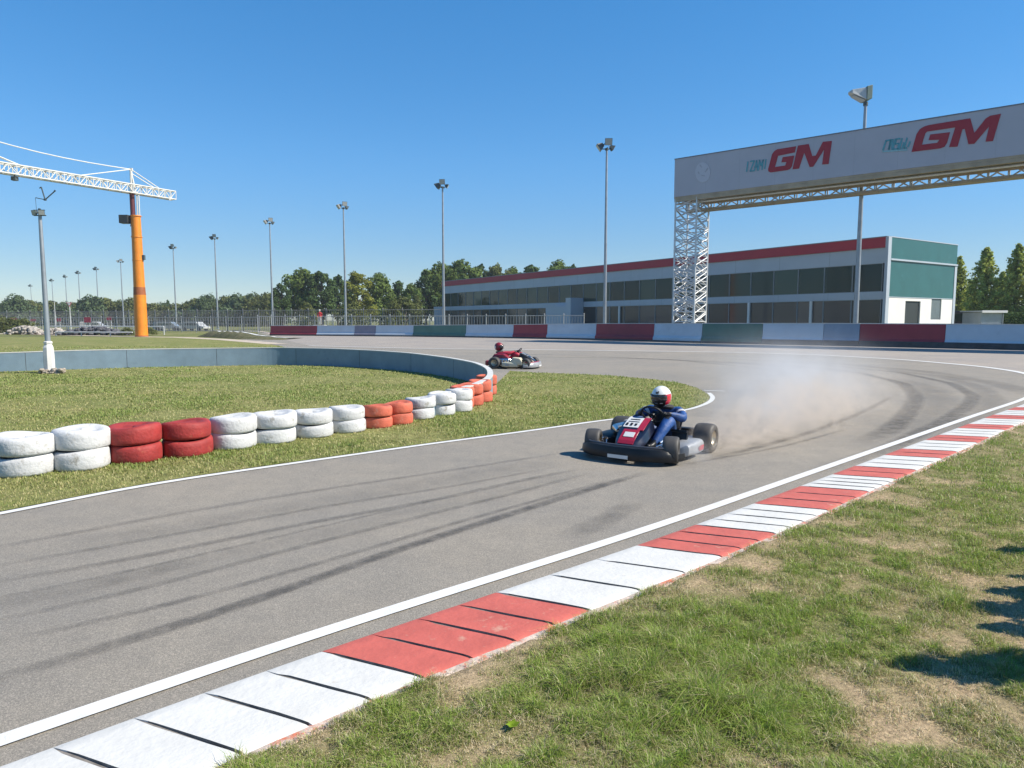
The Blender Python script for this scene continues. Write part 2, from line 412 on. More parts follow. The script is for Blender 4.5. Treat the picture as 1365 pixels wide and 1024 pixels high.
def mark_strip(pts, wid, alpha, z=.009, world=False, fade=True):
    P = smoothline(pts if world else [G(*p) for p in pts], .12, 8); n = len(P)
    prof = [(-1, 0), (-.55, .8), (0, 1), (.55, .8), (1, 0)]
    o = len(SKV)
    for i in range(n):
        e = 1.0
        if fade: e = min(1, i / (n * .12 + 1), (n - 1 - i) / (n * .12 + 1))
        Q = [offset(P[max(0, i - 2):i + 3], 0)]
        tt = P[min(i + 1, n - 1)] - P[max(i - 1, 0)]; tt = tt / (np.linalg.norm(tt) + 1e-9)
        for q, aa in prof:
            SKV.append((P[i][0] + tt[1] * q * wid / 2, P[i][1] - tt[0] * q * wid / 2, z)); SKA.append(aa * alpha * e)
    for i in range(n - 1):
        for k in range(4):
            SKF.append((o + i * 5 + k, o + i * 5 + k + 1, o + (i + 1) * 5 + k + 1, o + (i + 1) * 5 + k))
mark_strip([(-60, 922), (0, 905), (150, 863), (350, 799), (520, 737), (640, 699), (780, 655), (870, 628)], .15, .66)  # strongest dark band on the near asphalt
mark_strip([(-60, 869), (0, 858), (200, 815), (400, 760), (600, 700), (720, 667), (830, 637)], .09, .38)
mark_strip([(-60, 838), (0, 830), (180, 790), (380, 735), (560, 690), (700, 655), (790, 630)], .10, .30, .0092)
mark_strip([(-60, 785), (0, 776), (160, 750), (400, 700), (580, 668), (700, 640), (780, 625)], .12, .40)
mark_strip([(-60, 765), (0, 755), (200, 720), (420, 678), (600, 650), (760, 620)], .10, .26)
mark_strip([(-60, 740), (0, 731), (220, 688), (420, 655), (600, 628), (760, 603)], .12, .30, .0092)
mark_strip([(-60, 808), (0, 800), (200, 757), (420, 705), (600, 663)], .07, .26)
mark_strip([(-60, 815), (0, 806), (100, 790), (300, 738)], .28, .16, .0088)
mark_strip([(0, 748), (300, 694), (600, 640), (760, 610)], .6, .12, .0086)
mark_strip([(0, 815), (300, 745), (600, 672), (800, 625)], .5, .10, .0087)
mark_strip([(755, 718), (790, 703), (820, 690), (850, 668)], .30, .30, .0087)
mark_strip([(925, 617), (1000, 600), (1080, 577), (1130, 558), (1160, 545), (1190, 528)], .16, .50)
mark_strip([(900, 622), (1010, 603), (1060, 592), (1130, 572)], .10, .35, .0092)
mark_strip([(1130, 600), (1190, 572), (1215, 545), (1222, 530), (1205, 512), (1150, 498), (1060, 488), (960, 482)], .42, .50)
mark_strip([(1050, 640), (1180, 600), (1260, 562), (1292, 540), (1298, 528), (1270, 512), (1200, 497), (1080, 485), (950, 478)], .36, .46, .0092)
mark_strip([(1240, 585), (1310, 552), (1325, 535), (1310, 518), (1260, 503), (1150, 489)], .6, .24, .0088)
mark_strip([(1160, 590), (1240, 556), (1258, 538), (1240, 518), (1180, 503)], .9, .20, .0086)
mark_strip([(960, 478), (1100, 484), (1240, 496), (1330, 512), (1400, 532)], .9, .26, .0087)
mark_strip([(700, 476), (850, 478), (980, 484), (1070, 492)], .9, .30, .0088)
mark_strip([(600, 470), (760, 474), (900, 480), (1010, 491), (1080, 503)], .5, .28, .0089)
me = bpy.data.meshes.new('asphalt_marks'); me.from_pydata(SKV, [], SKF)
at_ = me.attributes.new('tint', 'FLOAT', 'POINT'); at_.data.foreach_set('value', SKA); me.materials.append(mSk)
o = bpy.data.objects.new('asphalt_marks', me); C.objects.link(o); tag(o, 'dark curving rubber marks and one strong dark band on the asphalt', 'tyre marks', kind='structure')

# ------------------------------------------------------------------ kerb
mKr = M('kerb_red', (.44, .098, .074), .68, var=.12, scale=5, c2=(.46, .23, .17), thr=.59, bump=.22, bscale=26)
mKw = M('kerb_white', (.53, .525, .50), .7, var=.06, scale=5, c2=(.40, .37, .33), thr=.62, bump=.22, bscale=26)
mKj = M('joint_dirt', (.18, .165, .15), .95, var=.4, scale=14)
mKe = M('kerb_concrete', (.46, .38, .32), .8, var=.25, scale=7, c2=(.50, .15, .08), thr=.5, bump=.4)
kerb = thing('kerb', 'long red and white kerb of concrete slabs between track edge line and grass verge', 'kerb')
s_ = np.r_[0, np.cumsum(np.hypot(*np.diff(RL, axis=0).T))]
Kin = offset(RL, .20)
def kpt(s, A=Kin): return Vector((np.interp(s, s_, A[:, 0]), np.interp(s, s_, A[:, 1]), 0))
def s_of_px(px, py):
    g = G(px, py); return s_[int(np.argmin(np.hypot(Kin[:, 0] - g.x, Kin[:, 1] - g.y)))]
sA = s_of_px(423, 877)
brk = [(423, 877, 0), (661, 793, 1), (834, 731, 0), (921, 701, 1), (996, 673, 0), (1060, 649, 1), (1101, 631, 0)]
ss = [s_of_px(a, b) for a, b, _ in brk]
runs = []      # (s0, s1, red?, number)
runs.append((ss[0] - 2.1, ss[0], 0, 7))
for i in range(6): runs.append((ss[i], ss[i + 1], (1, 0, 1, 0, 1, 0)[i], (4, 3, 3, 4, 3, 4)[i]))
cur = ss[-1]; red = 1
sEnd = s_[ki] + 1.5
while cur < sEnd:
    ln = .66 if red else .98
    runs.append((cur, min(cur + ln, sEnd), red, 2 if red else 3)); cur += ln; red = 1 - red
cur = ss[0] - 2.1
for q in range(2): runs.append((cur - 1.2, cur, 1 - q, 4)); cur -= 1.2
prof = [(0.0, .006), (.014, .011), (.08, .012), (.14, .013), (.22, .015), (.42, .019), (.54, .022), (.58, .020), (.61, .011), (.635, -.03)]
nslab = 0
for (a, b, red, n) in runs:
    for i in range(n):
        rows = []; c0 = a + (b - a) * i / n; c1 = a + (b - a) * (i + 1) / n
        ga = .013 * random.uniform(.7, 1.3); gs = random.uniform(.0, .09)
        for st in np.linspace(0, 1, 4):
            row = []
            for u, z in prof:
                op = min(1, max(.12, (u - gs) / .05)) * min(1, max(.8, (.57 - u) / .05))
                s0 = c0 + .010 * op; s1 = c1 - ga * op; s = s0 + (s1 - s0) * st
                # slab joints run skewed across the kerb
                sk = s + .42 * u
                c = kpt(sk - .02); P = kpt(sk); tn = (kpt(sk + .02) - c).normalized()
                nr = Vector((tn.y, -tn.x, 0))
                jz = .002 * (mnoise.noise(Vector((s * 2.3, u * 3, 1.7)))) + .003 * (1 - st) * op
                ju = .012 * mnoise.noise(Vector((s * 5, 9.1, u))) if u > .5 else 0
                row.append(P + nr * (u + ju) + Vector((0, 0, z + (jz if 0 < u < .60 else 0))))
            rows.append(row)
        mb = MB(); m = len(prof)
        vs = [p for r in rows for p in r]; base = len(vs)
        vs += [Vector((p.x, p.y, -.04)) for r in (rows[0], rows[-1]) for p in r]
        fs = [(r * m + k, r * m + k + 1, (r + 1) * m + k + 1, (r + 1) * m + k) for r in range(3) for k in range(m - 1)]
        nf_ = len(fs); fs += [(k, base + k, base + k + 1, k + 1) for k in range(m - 1)]
        fs += [(3 * m + k, 3 * m + k + 1, base + m + k + 1, base + m + k) for k in range(m - 1)]
        mb.add(vs, fs); mb.mi = [1 if nf_ + 2 <= q < nf_ + m - 3 else 0 for q in range(len(fs))]
        if nslab < 100: mb.build('kerb_slab', [mKr if red else mKw, mKj], kerb, smooth=True, label=('red' if red else 'white') + ' painted slab')
        nslab += 1
# grey bed that shows in the joints and a stained back edge
sb = np.linspace(max(0, cur), sEnd, 160)
mb = MB(); A = []; B = []
prev = None; rows = []
for s in sb:
    P = kpt(s); tn = (kpt(s + .02) - kpt(s - .02)).normalized(); nr = Vector((tn.y, -tn.x, 0))
    wob = .015 * mnoise.noise(Vector((s * 3, 2.2, 0)))
    rows.append([P + nr * (.03) + Vector((0, 0, .007)), P + nr * .575 + Vector((0, 0, .008)), P + nr * (.605 + wob) + Vector((0, 0, .016)), P + nr * (.645 + wob) + Vector((0, 0, .010)), P + nr * (.665 + wob) + Vector((0, 0, -.03))])
vs = [p for r in rows for p in r]
mb.add(vs, [(i * 5 + k, i * 5 + k + 1, (i + 1) * 5 + k + 1, (i + 1) * 5 + k) for i in range(len(rows) - 1) for k in range(4)])
mb.mi = [1 if k % 4 == 0 else 0 for k in range(len(mb.f))]; mb.build('kerb_bed', [mKe, mKj], kerb, smooth=True)

# ------------------------------------------------------------------ verge (near right) with its own bumps, soil patches
KO = offset(RL, .20 + .64)
vpoly = [tuple(p) for p in KO[:ki:3]] + [(15.5, 16.5), (30, 21), (48, 26), (48, -12), (-6, -12)]
LUSH = [(975, 955, .20, 1.0), (930, 980, .25, .8), (870, 885, .45, .9), (1000, 890, .4, .8), (1150, 850, .4, .7), (1060, 800, .6, .7), (700, 930, .4, .6), (780, 870, .5, .6), (1265, 815, .18, 1.0), (1150, 690, .8, .5), (1300, 660, 1.2, .6), (560, 1000, .3, .5), (1030, 870, .3, .7), (1330, 620, 1.5, .5), (900, 830, .35, .6)]
BARE = [(1100, 985, .42, 1.0), (1220, 1000, .4, .8), (960, 1015, .2, .8), (1320, 770, .55, 1.1), (1230, 905, .28, .8), (1340, 850, .5, .7), (1180, 930, .25, .8), (1290, 940, .25, .5), (1010, 725, .4, .6), (930, 770, .45, .75), (860, 800, .3, .5), (720, 850, .25, .6), (600, 925, .2, .5), (1320, 710, .6, .7), (420, 990, .2, .5), (1100, 700, .35, .3)]
LP = [(G(a, b), r, s) for a, b, r, s in LUSH]; BP = [(G(a, b), r, s) for a, b, r, s in BARE]
def greenness(X, Y):
    g = (fbm(X, Y, 1.1) - .5) * 2.0 + (fbm(X + 50, Y + 20, 4.0) - .5) * 2.2 + .93
    for p, r, s in LP: g += s * .34 * np.exp(-((X - p.x) ** 2 + (Y - p.y) ** 2) / (r * r))
    for p, r, s in BP: g -= s * .62 * np.exp(-((X - p.x) ** 2 + (Y - p.y) ** 2) / (r * r))
    d = np.full(len(X), 9.0)
    K = KO[:ki:5]
    for q in K: d = np.minimum(d, np.hypot(X - q[0], Y - q[1]))
    g -= .35 * np.exp(-(d / .22) ** 2)
    return np.clip(g, 0, 1)
def vz(X, Y): return .018 + .035 * (fbm(X, Y, 1.7) - .35) + .016 * (fbm(X + 9, Y, 6.0) - .5)
gx = np.r_[np.arange(-5, 6, .06), np.arange(6, 14, .16), np.arange(14, 48, 1.0)]; gy = np.r_[np.arange(-10, 1.6, .6), np.arange(1.6, 8, .06), np.arange(8, 27, .2)]
XX, YY = np.meshgrid(gx, gy, indexing='ij'); sh = XX.shape
Xf, Yf = XX.ravel(), YY.ravel(); Z = vz(Xf, Yf); gr = greenness(Xf, Yf)
ins = inside(vpoly, Xf, Yf).reshape(sh)
idx = np.arange(Xf.size).reshape(sh)
keep = ins[:-1, :-1] | ins[1:, :-1] | ins[:-1, 1:] | ins[1:, 1:]
# outside rim sinks below the kerb
Zs = np.where(inside(vpoly, Xf, Yf), Z, -.03)
faces = np.stack([idx[:-1, :-1][keep], idx[1:, :-1][keep], idx[1:, 1:][keep], idx[:-1, 1:][keep]], 1)
used, inv = np.unique(faces, return_inverse=True); faces = inv.reshape(-1, 4)
me = bpy.data.meshes.new('verge'); me.from_pydata(np.c_[Xf, Yf, Zs][used].tolist(), [], faces.tolist())
at_ = me.attributes.new('green', 'FLOAT', 'POINT'); at_.data.foreach_set('value', gr[used].astype(np.float32))
me.polygons.foreach_set('use_smooth', [True] * len(me.polygons))
mV, n_, p_ = newmat('verge_turf'); grass_ground(mV, n_, p_, (.42, .315, .195), (.14, .16, .05), (.24, .215, .10), attr='green', sc=2.5)
me.materials.append(mV); o = bpy.data.objects.new('verge', me); C.objects.link(o); tag(o, 'patchy grass verge with bare soil beside the kerb', 'ground', kind='structure')

# ------------------------------------------------------------------ grass blades
def blades(name, P, hgt, wid, tint, mat, label, lean=.95):
    n = len(P); a = rng.random(n) * 2 * PI; b = a + PI / 2 + rng.normal(0, .5, n)
    side = np.c_[np.cos(a), np.sin(a), np.zeros(n)] * (wid / 2)[:, None]
    ln = np.abs(rng.normal(0, lean, n)) + .1
    fw = np.c_[np.cos(b), np.sin(b), np.zeros(n)]
    mid = P + fw * (hgt * ln * .3)[:, None] + np.c_[np.zeros(n), np.zeros(n), hgt * .58]
    tip = P + fw * (hgt * ln)[:, None] + np.c_[np.zeros(n), np.zeros(n), hgt * np.maximum(.25, 1 - .35 * ln)]
    V = np.stack([P - side, P + side, mid + side * .75, mid - side * .75, tip], 1).reshape(-1, 3).astype(np.float32)
    o = (np.arange(n) * 5)[:, None]
    loops = np.concatenate([o + np.array([0, 1, 2, 3]), o + np.array([3, 2, 4])], 1).ravel().astype(np.int32)
    st = (np.arange(n) * 7)[:, None] + np.array([0, 4]); st = st.ravel().astype(np.int32)
    me = bpy.data.meshes.new(name)
    me.vertices.add(len(V)); me.vertices.foreach_set('co', V.ravel())
    me.loops.add(len(loops)); me.loops.foreach_set('vertex_index', loops)
    me.polygons.add(len(st)); me.polygons.foreach_set('loop_start', st)
    try: me.polygons.foreach_set('loop_total', np.tile([4, 3], n).astype(np.int32))
    except Exception: pass
    me.update(calc_edges=True); me.validate()
    at_ = me.attributes.new('tint', 'FLOAT', 'FACE'); at_.data.foreach_set('value', np.repeat(tint, 2).astype(np.float32))
    me.materials.append(mat); ob = bpy.data.objects.new(name, me); C.objects.link(ob)
    return tag(ob, label, 'grass', kind='stuff')
def blademat(name, stops, gloss=.03, gr=.42):
    m = leafmat(name, (.1, .1, .1), .3); nt = m.node_tree; o_ = [n for n in nt.nodes if n.type == 'OUTPUT_MATERIAL'][0]; sh_ = o_.inputs['Surface'].links[0].from_socket
    gl = nd(nt, 'ShaderNodeBsdfGlossy', Roughness=gr); mg = nd(nt, 'ShaderNodeMixShader'); mg.inputs[0].default_value = gloss; nt.links.new(sh_, mg.inputs[1]); nt.links.new(gl.outputs[0], mg.inputs[2]); nt.links.new(mg.outputs[0], o_.inputs['Surface']); cr = [n for n in m.node_tree.nodes if n.type == 'VALTORGB'][0]
    els = cr.color_ramp.elements
    while len(els) > 2: els.remove(els[-1])
    els[0].position, els[0].color = stops[0][0], col4(stops[0][1]); els[1].position, els[1].color = stops[-1][0], col4(stops[-1][1])
    for t, c in stops[1:-1]: e = els.new(t); e.color = col4(c)
    return m
mBl = blademat('grass_blades', [(0, (.62, .53, .34)), (.14, (.42, .35, .20)), (.28, (.34, .30, .135)), (.48, (.26, .285, .080)), (.75, (.205, .31, .046)), (1, (.27, .39, .055))])
def polar(n, dmin, dmax, pw):
    u = rng.random(n); e = 1 - pw
    D = (dmin ** e + u * (dmax ** e - dmin ** e)) ** (1 / e)
    return D
# verge blades
n = 1050000
D = polar(n, 1.9, 24, 1.9); X = rng.uniform(-.65, 1.05, n) * D; Y = D
k = inside(vpoly, X, Y); X, Y, D = X[k], Y[k], D[k]
g = greenness(X, Y); k = rng.random(len(X)) < np.clip(.30 + .80 * g, 0, 1); X, Y, D, g = X[k], Y[k], D[k], g[k]
tuft = np.clip((fbm(X * 1.0 + 13, Y + 4, 9.0) - .5) * 3.2 + .5, 0, 1)
hh = (.008 + .020 * g + .014 * rng.random(len(X))) * rng.uniform(.6, 1.25, len(X)) * (.35 + 1.45 * tuft)
for p, r, s in LP:
    if s >= .9: hh *= 1 + 1.1 * np.exp(-((X - p.x) ** 2 + (Y - p.y) ** 2) / (r * r))
ww = np.maximum(.0026, D * .00066) * rng.uniform(.7, 1.2, len(X))
tt = np.clip(.06 + .52 * g + .35 * (fbm(X + 3, Y + 8, 2.7) - .5) + .16 * (tuft - .5) + rng.normal(0, .31, len(X)), 0, 1)
blades('verge_grass', np.c_[X, Y, vz(X, Y) - .003], hh, ww, tt, mBl, 'uneven green and straw-coloured grass on the near verge')
# infield blades
mBi = blademat('infield_blades', [(0, (.46, .40, .20)), (.35, (.34, .325, .125)), (.6, (.24, .28, .075)), (1, (.20, .29, .06))], .035, .55)
n = 420000
D = polar(n, 5.5, 46, 1.7); X = rng.uniform(-1.05, .42, n) * D; Y = D
k = inside(infield, X, Y); X, Y, D = X[k], Y[k], D[k]
g = np.clip((fbm(X, Y, .8) - .5) * 2.4 + (fbm(X + 31, Y, 3.0) - .5) * 1.2 + .55, 0, 1)
dl = np.full(len(X), 9.0)
for q in IL[::8]: dl = np.minimum(dl, np.hypot(X - q[0], Y - q[1]))
g = np.clip(g - .35 * np.exp(-(dl / .35) ** 2), 0, 1)
k = rng.random(len(X)) < .25 + .75 * g; X, Y, D, g = X[k], Y[k], D[k], g[k]
hh = (.022 + .035 * rng.random(len(X))) * (.7 + .5 * g); ww = np.maximum(.004, D * .0011) * rng.uniform(.7, 1.2, len(X))
tt = np.clip(.18 + .55 * g + rng.normal(0, .2, len(X)), 0, 1)
blades('infield_grass', np.c_[X, Y, np.full(len(X), .013)], hh, ww, tt, mBi, 'short dry-green grass covering the infield')
# two small broad-leaved weeds
mWd = leafmat('weed_leaf', (.20, .30, .03), .3, .2)
for (px, py, sc, lab) in [(683, 980, .026, 'small bright green leafy weed in the near grass below the red kerb slabs'), (836, 917, .022, 'small yellow-green weed in the middle of the near verge'), (990, 858, .03, 'pale yellow-green weed beside the lush clump in the verge'), (1058, 877, .018, 'tiny yellow-green weed right of the pale weed')]:
    p = G(px, py); mb = MB()
    for q in range(6):
        a = q * 1.05 + px; l = sc * random.uniform(.8, 1.3); d = Vector((math.cos(a), math.sin(a), .45)); s2 = Vector((-math.sin(a), math.cos(a), 0)) * l * .45
        mb.add([Vector((0, 0, 0)), d * l * .5 + s2, d * l * 1.1 + Vector((0, 0, -.1 * l)), d * l * .5 - s2], [(0, 1, 2, 3)])
    mb.tube([(0, 0, -.04), (0, 0, .01)], .0015, 4)
    o = mb.build('weed', mWd); at_ = o.data.attributes.new('tint', 'FLOAT', 'FACE'); at_.data.foreach_set('value', [random.random() for _ in o.data.polygons])
    z = float(vz(np.array([p.x]), np.array([p.y]))[0]); o.location = (p.x, p.y, z + .016); tag(o, lab, 'weed')
# ------------------------------------------------------------------ curved white wall
mWall = M('wall_paint', (.165, .235, .29), .6, var=.14, scale=1.6, c2=(.12, .18, .235), thr=.6, bump=.15)
mCope = M('wall_coping', (.50, .50, .48), .65, var=.1, scale=4, c2=(.40, .38, .35), thr=.62)
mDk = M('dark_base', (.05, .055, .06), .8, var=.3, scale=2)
wall = thing('curved_wall', 'low pale blue-grey curved wall with white coping round the infield', 'wall')
mb = MB(); A = offset(WL, -.06); B = offset(WL, .06); n = len(WL)
vs = []
for i in range(n):
    for q, z in ((A, -.03), (A, WH[i] - .03), (B, WH[i] - .03), (B, -.03)): vs.append((q[i][0], q[i][1], z))
mb.add(vs, [(i * 4 + k, i * 4 + k + 1, (i + 1) * 4 + k + 1, (i + 1) * 4 + k) for i in range(n - 1) for k in range(3)] + [(0, 1, 2, 3), tuple((n - 1) * 4 + k for k in (3, 2, 1, 0))])
mb.build('wall_body', mWall, wall)
mb = MB(); A = offset(WL, -.068); B = offset(WL, .068); vs = []
for i in range(n):
    for q, z in ((A, WH[i] - .027), (A, WH[i]), (B, WH[i]), (B, WH[i] - .027)): vs.append((q[i][0], q[i][1], z))
mb.add(vs, [(i * 4 + k, i * 4 + (k + 1) % 4, (i + 1) * 4 + (k + 1) % 4, (i + 1) * 4 + k) for i in range(n - 1) for k in range(4)] + [(0, 1, 2, 3), tuple((n - 1) * 4 + k for k in (3, 2, 1, 0))])
mb.build('coping', mCope, wall)
mb = MB()       # vertical joints
for i in range(9, n - 1, 15):
    p = WL[i]; t = WL[i + 1] - WL[i - 1]; a = math.atan2(t[1], t[0])
    mb.box((p[0], p[1], WH[i] / 2 - .03), (.012, .126, WH[i] - .01), Matrix.Rotation(a, 3, 'Z'))
mb.build('wall_joint', mDk, wall)

# ------------------------------------------------------------------ tyre stacks
mTw = M('tyre_white', (.49, .495, .50), .8, var=.12, scale=4, c2=(.26, .245, .215), thr=.56, bump=.35, bscale=30)
mTr = M('tyre_red', (.27, .024, .022), .7, var=.25, scale=5, c2=(.36, .085, .05), thr=.58, bump=.35, bscale=30)
mTo = M('tyre_orange', (.47, .105, .06), .75, var=.2, scale=5, c2=(.42, .18, .13), thr=.57, bump=.35, bscale=30)
mTin = M('tyre_rubber', (.03, .03, .032), .8, var=.3)
def tyre_mesh(Ro, h, seed, mat):
    rr = random.Random(seed); ri = Ro * .56
    prof = [(ri * .98, h * .30), (ri, h * .12), (ri * 1.12, .012), (Ro * .84, 0), (Ro * .95, h * .05), (Ro * .992, h * .16), (Ro, h * .36), (Ro, h * .66), (Ro * .988, h * .84), (Ro * .93, h * .965), (Ro * .82, h), (ri * 1.10, h * .975), (ri, h * .91), (ri * .6, h * .88), (.002, h * .875)]
    prof = prof[3:]
    mb = MB(); n = 40; mb.lathe(prof, n); k = len(prof)
    p1, p2, p3 = rr.random() * 6, rr.random() * 6, rr.random() * 6; vs = []
    for i, (x, y, z) in enumerate(mb.v):
        a = math.atan2(y, x); f = 1 + .016 * math.sin(2 * a + p1) + .016 * math.sin(3 * a + p2)
        z2 = z * (1 + .05 * math.sin(a + p3)) - (.012 * math.sin(2 * a + p2) if z > h * .5 else 0) * (z / h)
        vs.append((x * f, y * f, z2))
    mb.v = vs
    mb.mi = [0] * len(mb.f)
    return mb
TY = [(-3, 75, 583, 638, 'w', 'the leftmost white tyre stack, cut by the left edge'), (76, 146, 575, 630, 'w', 'the white stack between the cut-off stack and the red stacks'),
      (147, 215, 570, 621, 'r', 'the left one of the two deep red tyre stacks'), (218, 281, 565, 612, 'r', 'the right one of the two deep red tyre stacks'),
      (283, 338, 558, 602, 'w', 'the white stack touching the right deep red stack'), (340, 393, 553, 594, 'w', 'the second white stack right of the deep red pair'),
      (394, 441, 550, 586, 'w', 'the third white stack right of the deep red pair'), (443, 484, 545, 579, 'w', 'the white stack just left of the lone orange pair'),
      (485, 519, 545, 573, 'o', 'the left one of the lone pair of orange stacks'), (517, 546, 541, 568, 'o', 'the right one of the lone pair of orange stacks'),
      (543, 577, 532, 561, 'w', 'the white stack just right of the lone orange pair'), (577, 600, 526, 556, 'w', 'the middle one of the three far white stacks'),
      (600, 624, 521, 551, 'w', 'the far white stack by the orange bend tyres'), (624, 637, 516, 545, 'o', 'the first orange stack of the bend'),
      (637, 651, 512, 541, 'o', 'the second orange stack along the bend'), (651, 661, 507, 536, 'o', 'the third orange stack along the bend'), (659, 665, 500, 526, 'o', 'the last orange stack at the tip of the curved wall')]
prevp = None
for i, (x0, x1, yt, yb, c, lab) in enumerate(TY):
    f = G((x0 + x1) / 2, yb); D = f.y
    Ro = (.305 if i < 6 else .285) if i < 8 else (.255 if i < 10 else .27)
    if i >= 13: Ro = .25
    dr = Vector((f.x, f.y, 0)).normalized(); ctr = f + dr * Ro * .9
    if i >= 13: ctr = f + Vector((-.55 - .1 * (i - 13), .25 - .2 * (i - 13), 0)).normalized() * Ro
    hh = (yb - yt) / F * D * 1.0
    hh = max(.36, min(.47, hh)); h1 = hh * .51; h2 = hh * .49
    m = {'w': mTw, 'r': mTr, 'o': mTo}[c]
    cn = {'w': 'white-painted', 'r': 'deep red', 'o': 'faded orange-red'}[c]
    for lv in (0, 1):
        mt = m
        o = tyre_mesh(Ro, (h1, h2)[lv], 31 * i + lv, m).build('tyre', [m, mTin], None, smooth='full')
        o.location = (ctr.x + random.uniform(-.015, .015), ctr.y + random.uniform(-.015, .015), .012 + (h1 + .001) * lv)
        o.rotation_euler = (random.uniform(-.025, .025) * lv, random.uniform(-.03, .03) * lv, random.random() * 6)
        tag(o, f'{("lower", "upper")[lv]} {cn} tyre of {lab}', 'tyre', 'painted tyres stacked in pairs along the infield')

# ------------------------------------------------------------------ painted concrete barrier
BC = {'r': M('barrier_red', (.27, .022, .035), .6, var=.15, scale=1.2, c2=(.20, .03, .04), thr=.62), 'w': M('barrier_white', (.46, .52, .57), .6, var=.08, scale=.9, c2=(.36, .42, .47), thr=.6),
      'g': M('barrier_green', (.055, .15, .115), .6, var=.15, scale=1.2), 'p': M('barrier_slate', (.20, .19, .24), .6, var=.12, scale=1.2), 'b': M('barrier_blue_grey', (.22, .28, .35), .6, var=.1, scale=1)}
CN = {'r': 'red painted section', 'w': 'pale grey-white painted section', 'g': 'green painted section', 'p': 'slate painted section', 'b': 'blue-grey painted section'}
mTop = M('barrier_top', (.58, .57, .54), .7, var=.1, scale=2)
barrier = thing('track_barrier', 'long concrete track barrier painted in red, white and green sections', 'barrier')
secs = [(362, 424, 'r'), (424, 474, 'w'), (474, 502, 'p'), (502, 552, 'w'), (552, 622, 'g'), (622, 685, 'w'), (685, 730, 'r'), (730, 795, 'w'), (795, 872, 'r'), (872, 936, 'w'), (936, 1016, 'g'), (1016, 1097, 'w'), (1097, 1145, 'b'), (1145, 1259, 'r'), (1259, 1400, 'w'), (1400, 1470, 'r'), (1470, 1560, 'w')]
def bar_at(px):       # point of the barrier line seen at column px
    k = (px - 682.5) / F
    for i in range(len(BX) - 1):
        a, b = BX[i] - k * BY[i], BX[i + 1] - k * BY[i + 1]
        if (a <= 0 <= b) or i == len(BX) - 2:
            t = -a / (b - a) if b != a else 0
            t = min(1.0, t) if i == len(BX) - 2 else t
            if i == 0 and a > 0: t = 0
            return Vector((BX[i] + (BX[i + 1] - BX[i]) * t, BY[i] + (BY[i + 1] - BY[i]) * t, 0)), BHt[i] + (BHt[i + 1] - BHt[i]) * t
    return Vector((BX[0], BY[0], 0)), BHt[0]
def barrier_piece(p, q, hp, hq, mat, lab):
    d = (q - p).normalized(); nrm = Vector((d.y, -d.x, 0))    # towards the track
    mb = MB(); gap = .012
    p2, q2 = p + d * gap, q - d * gap
    prof = [(.0, 0), (.26, 0), (.262, .22), (.12, .36), (.04, 1)]
    rings = []
    for P, h in ((p2, hp), (q2, hq)):
        rings.append([P + nrm * .14 * a if False else P + nrm * x + Vector((0, 0, (z * h if z > .35 or z == 0 else z * h))) for x, z in prof] + [P - nrm * .25 + Vector((0, 0, h)), P - nrm * .25])
    mb.cur = 0; mb.loft(rings)
    o = mb.build('barrier_section', [mat], barrier, label=lab, bevel=.015)
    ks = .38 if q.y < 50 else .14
    m3 = MB(); m3.loft([[P + nrm * x + Vector((0, 0, z)) for x, z in ((.27, -.01), (.27, ks), (.2, ks), (.2, -.01))] for P in (p2, q2)]); m3.build('foot_shade_strip', mDk, o)  # dark strip along the barrier foot, shade put in as colour
    m2 = MB(); m2.loft([[P + nrm * .06 + Vector((0, 0, h + .002)), P + nrm * .06 + Vector((0, 0, h + .05)), P - nrm * .27 + Vector((0, 0, h + .05)), P - nrm * .27 + Vector((0, 0, h + .002))] for P, h in ((p2, hp), (q2, hq))])
    cp = m2.build('barrier_cap', mTop, o)
for a, b, c in secs:
    p, hp = bar_at(a); q, hq = bar_at(b)
    if (q - p).length < .3: continue
    barrier_piece(p, q, hp - .05, hq - .05, BC[c], CN[c])

# ------------------------------------------------------------------ fences
mGal = M('galvanised', (.34, .35, .36), .5, metal=.4, var=.15)
mPale = M('pale_steel', (.52, .53, .54), .5, var=.12)
mDarkF = M('dark_mesh', (.20, .20, .21), .7, var=.2)
mRailG = M('rail_grey', (.34, .35, .36), .5, var=.15)
def fence(pts, h, gap, bar, pgap, mat, label, name='wire_fence', rails=(0.08, .97), pr=.05, cross=False):
    t = thing(name, label, 'fence'); P = smoothline(pts, gap, 2); mb = MB()
    for i in range(len(P)): mb.box((P[i][0], P[i][1], h * .52), (bar, bar, h * .94))
    for z in rails: mb.tube([(p[0], p[1], h * z) for p in P[::6]] + [(P[-1][0], P[-1][1], h * z)], pr * .6, 4)
    mb.build('fence_panel', mat, t)
    L = np.r_[0, np.cumsum(np.hypot(*np.diff(P, axis=0).T))]; n = min(95, int(L[-1] / pgap)); first = None
    for i in range(n + 1):
        s = L[-1] * i / n; x = np.interp(s, L, P[:, 0]); y = np.interp(s, L, P[:, 1])
        if first is None:
            m2 = MB(); m2.tube([(0, 0, -.05), (0, 0, h * 1.02)], pr, 6); m2.lathe([(pr * 1.3, h * 1.02), (pr * 1.3, h * 1.05), (.001, h * 1.07)], 6); first = m2.build('fence_post', mat, t); o = first
        else: o = first.copy(); C.objects.link(o); o.parent = t
        o.location = (x, y, 0)
    return t
fx = lambda px, D: Vector(((px - 682.5) / F * D, D, 0))
fence([fx(345, 89), fx(420, 84), fx(590, 79.5), fx(700, 74), fx(778, 69)], 2.3, .36, .035, 2.4, mRailG, 'pale steel bar fence standing right behind the painted barrier')
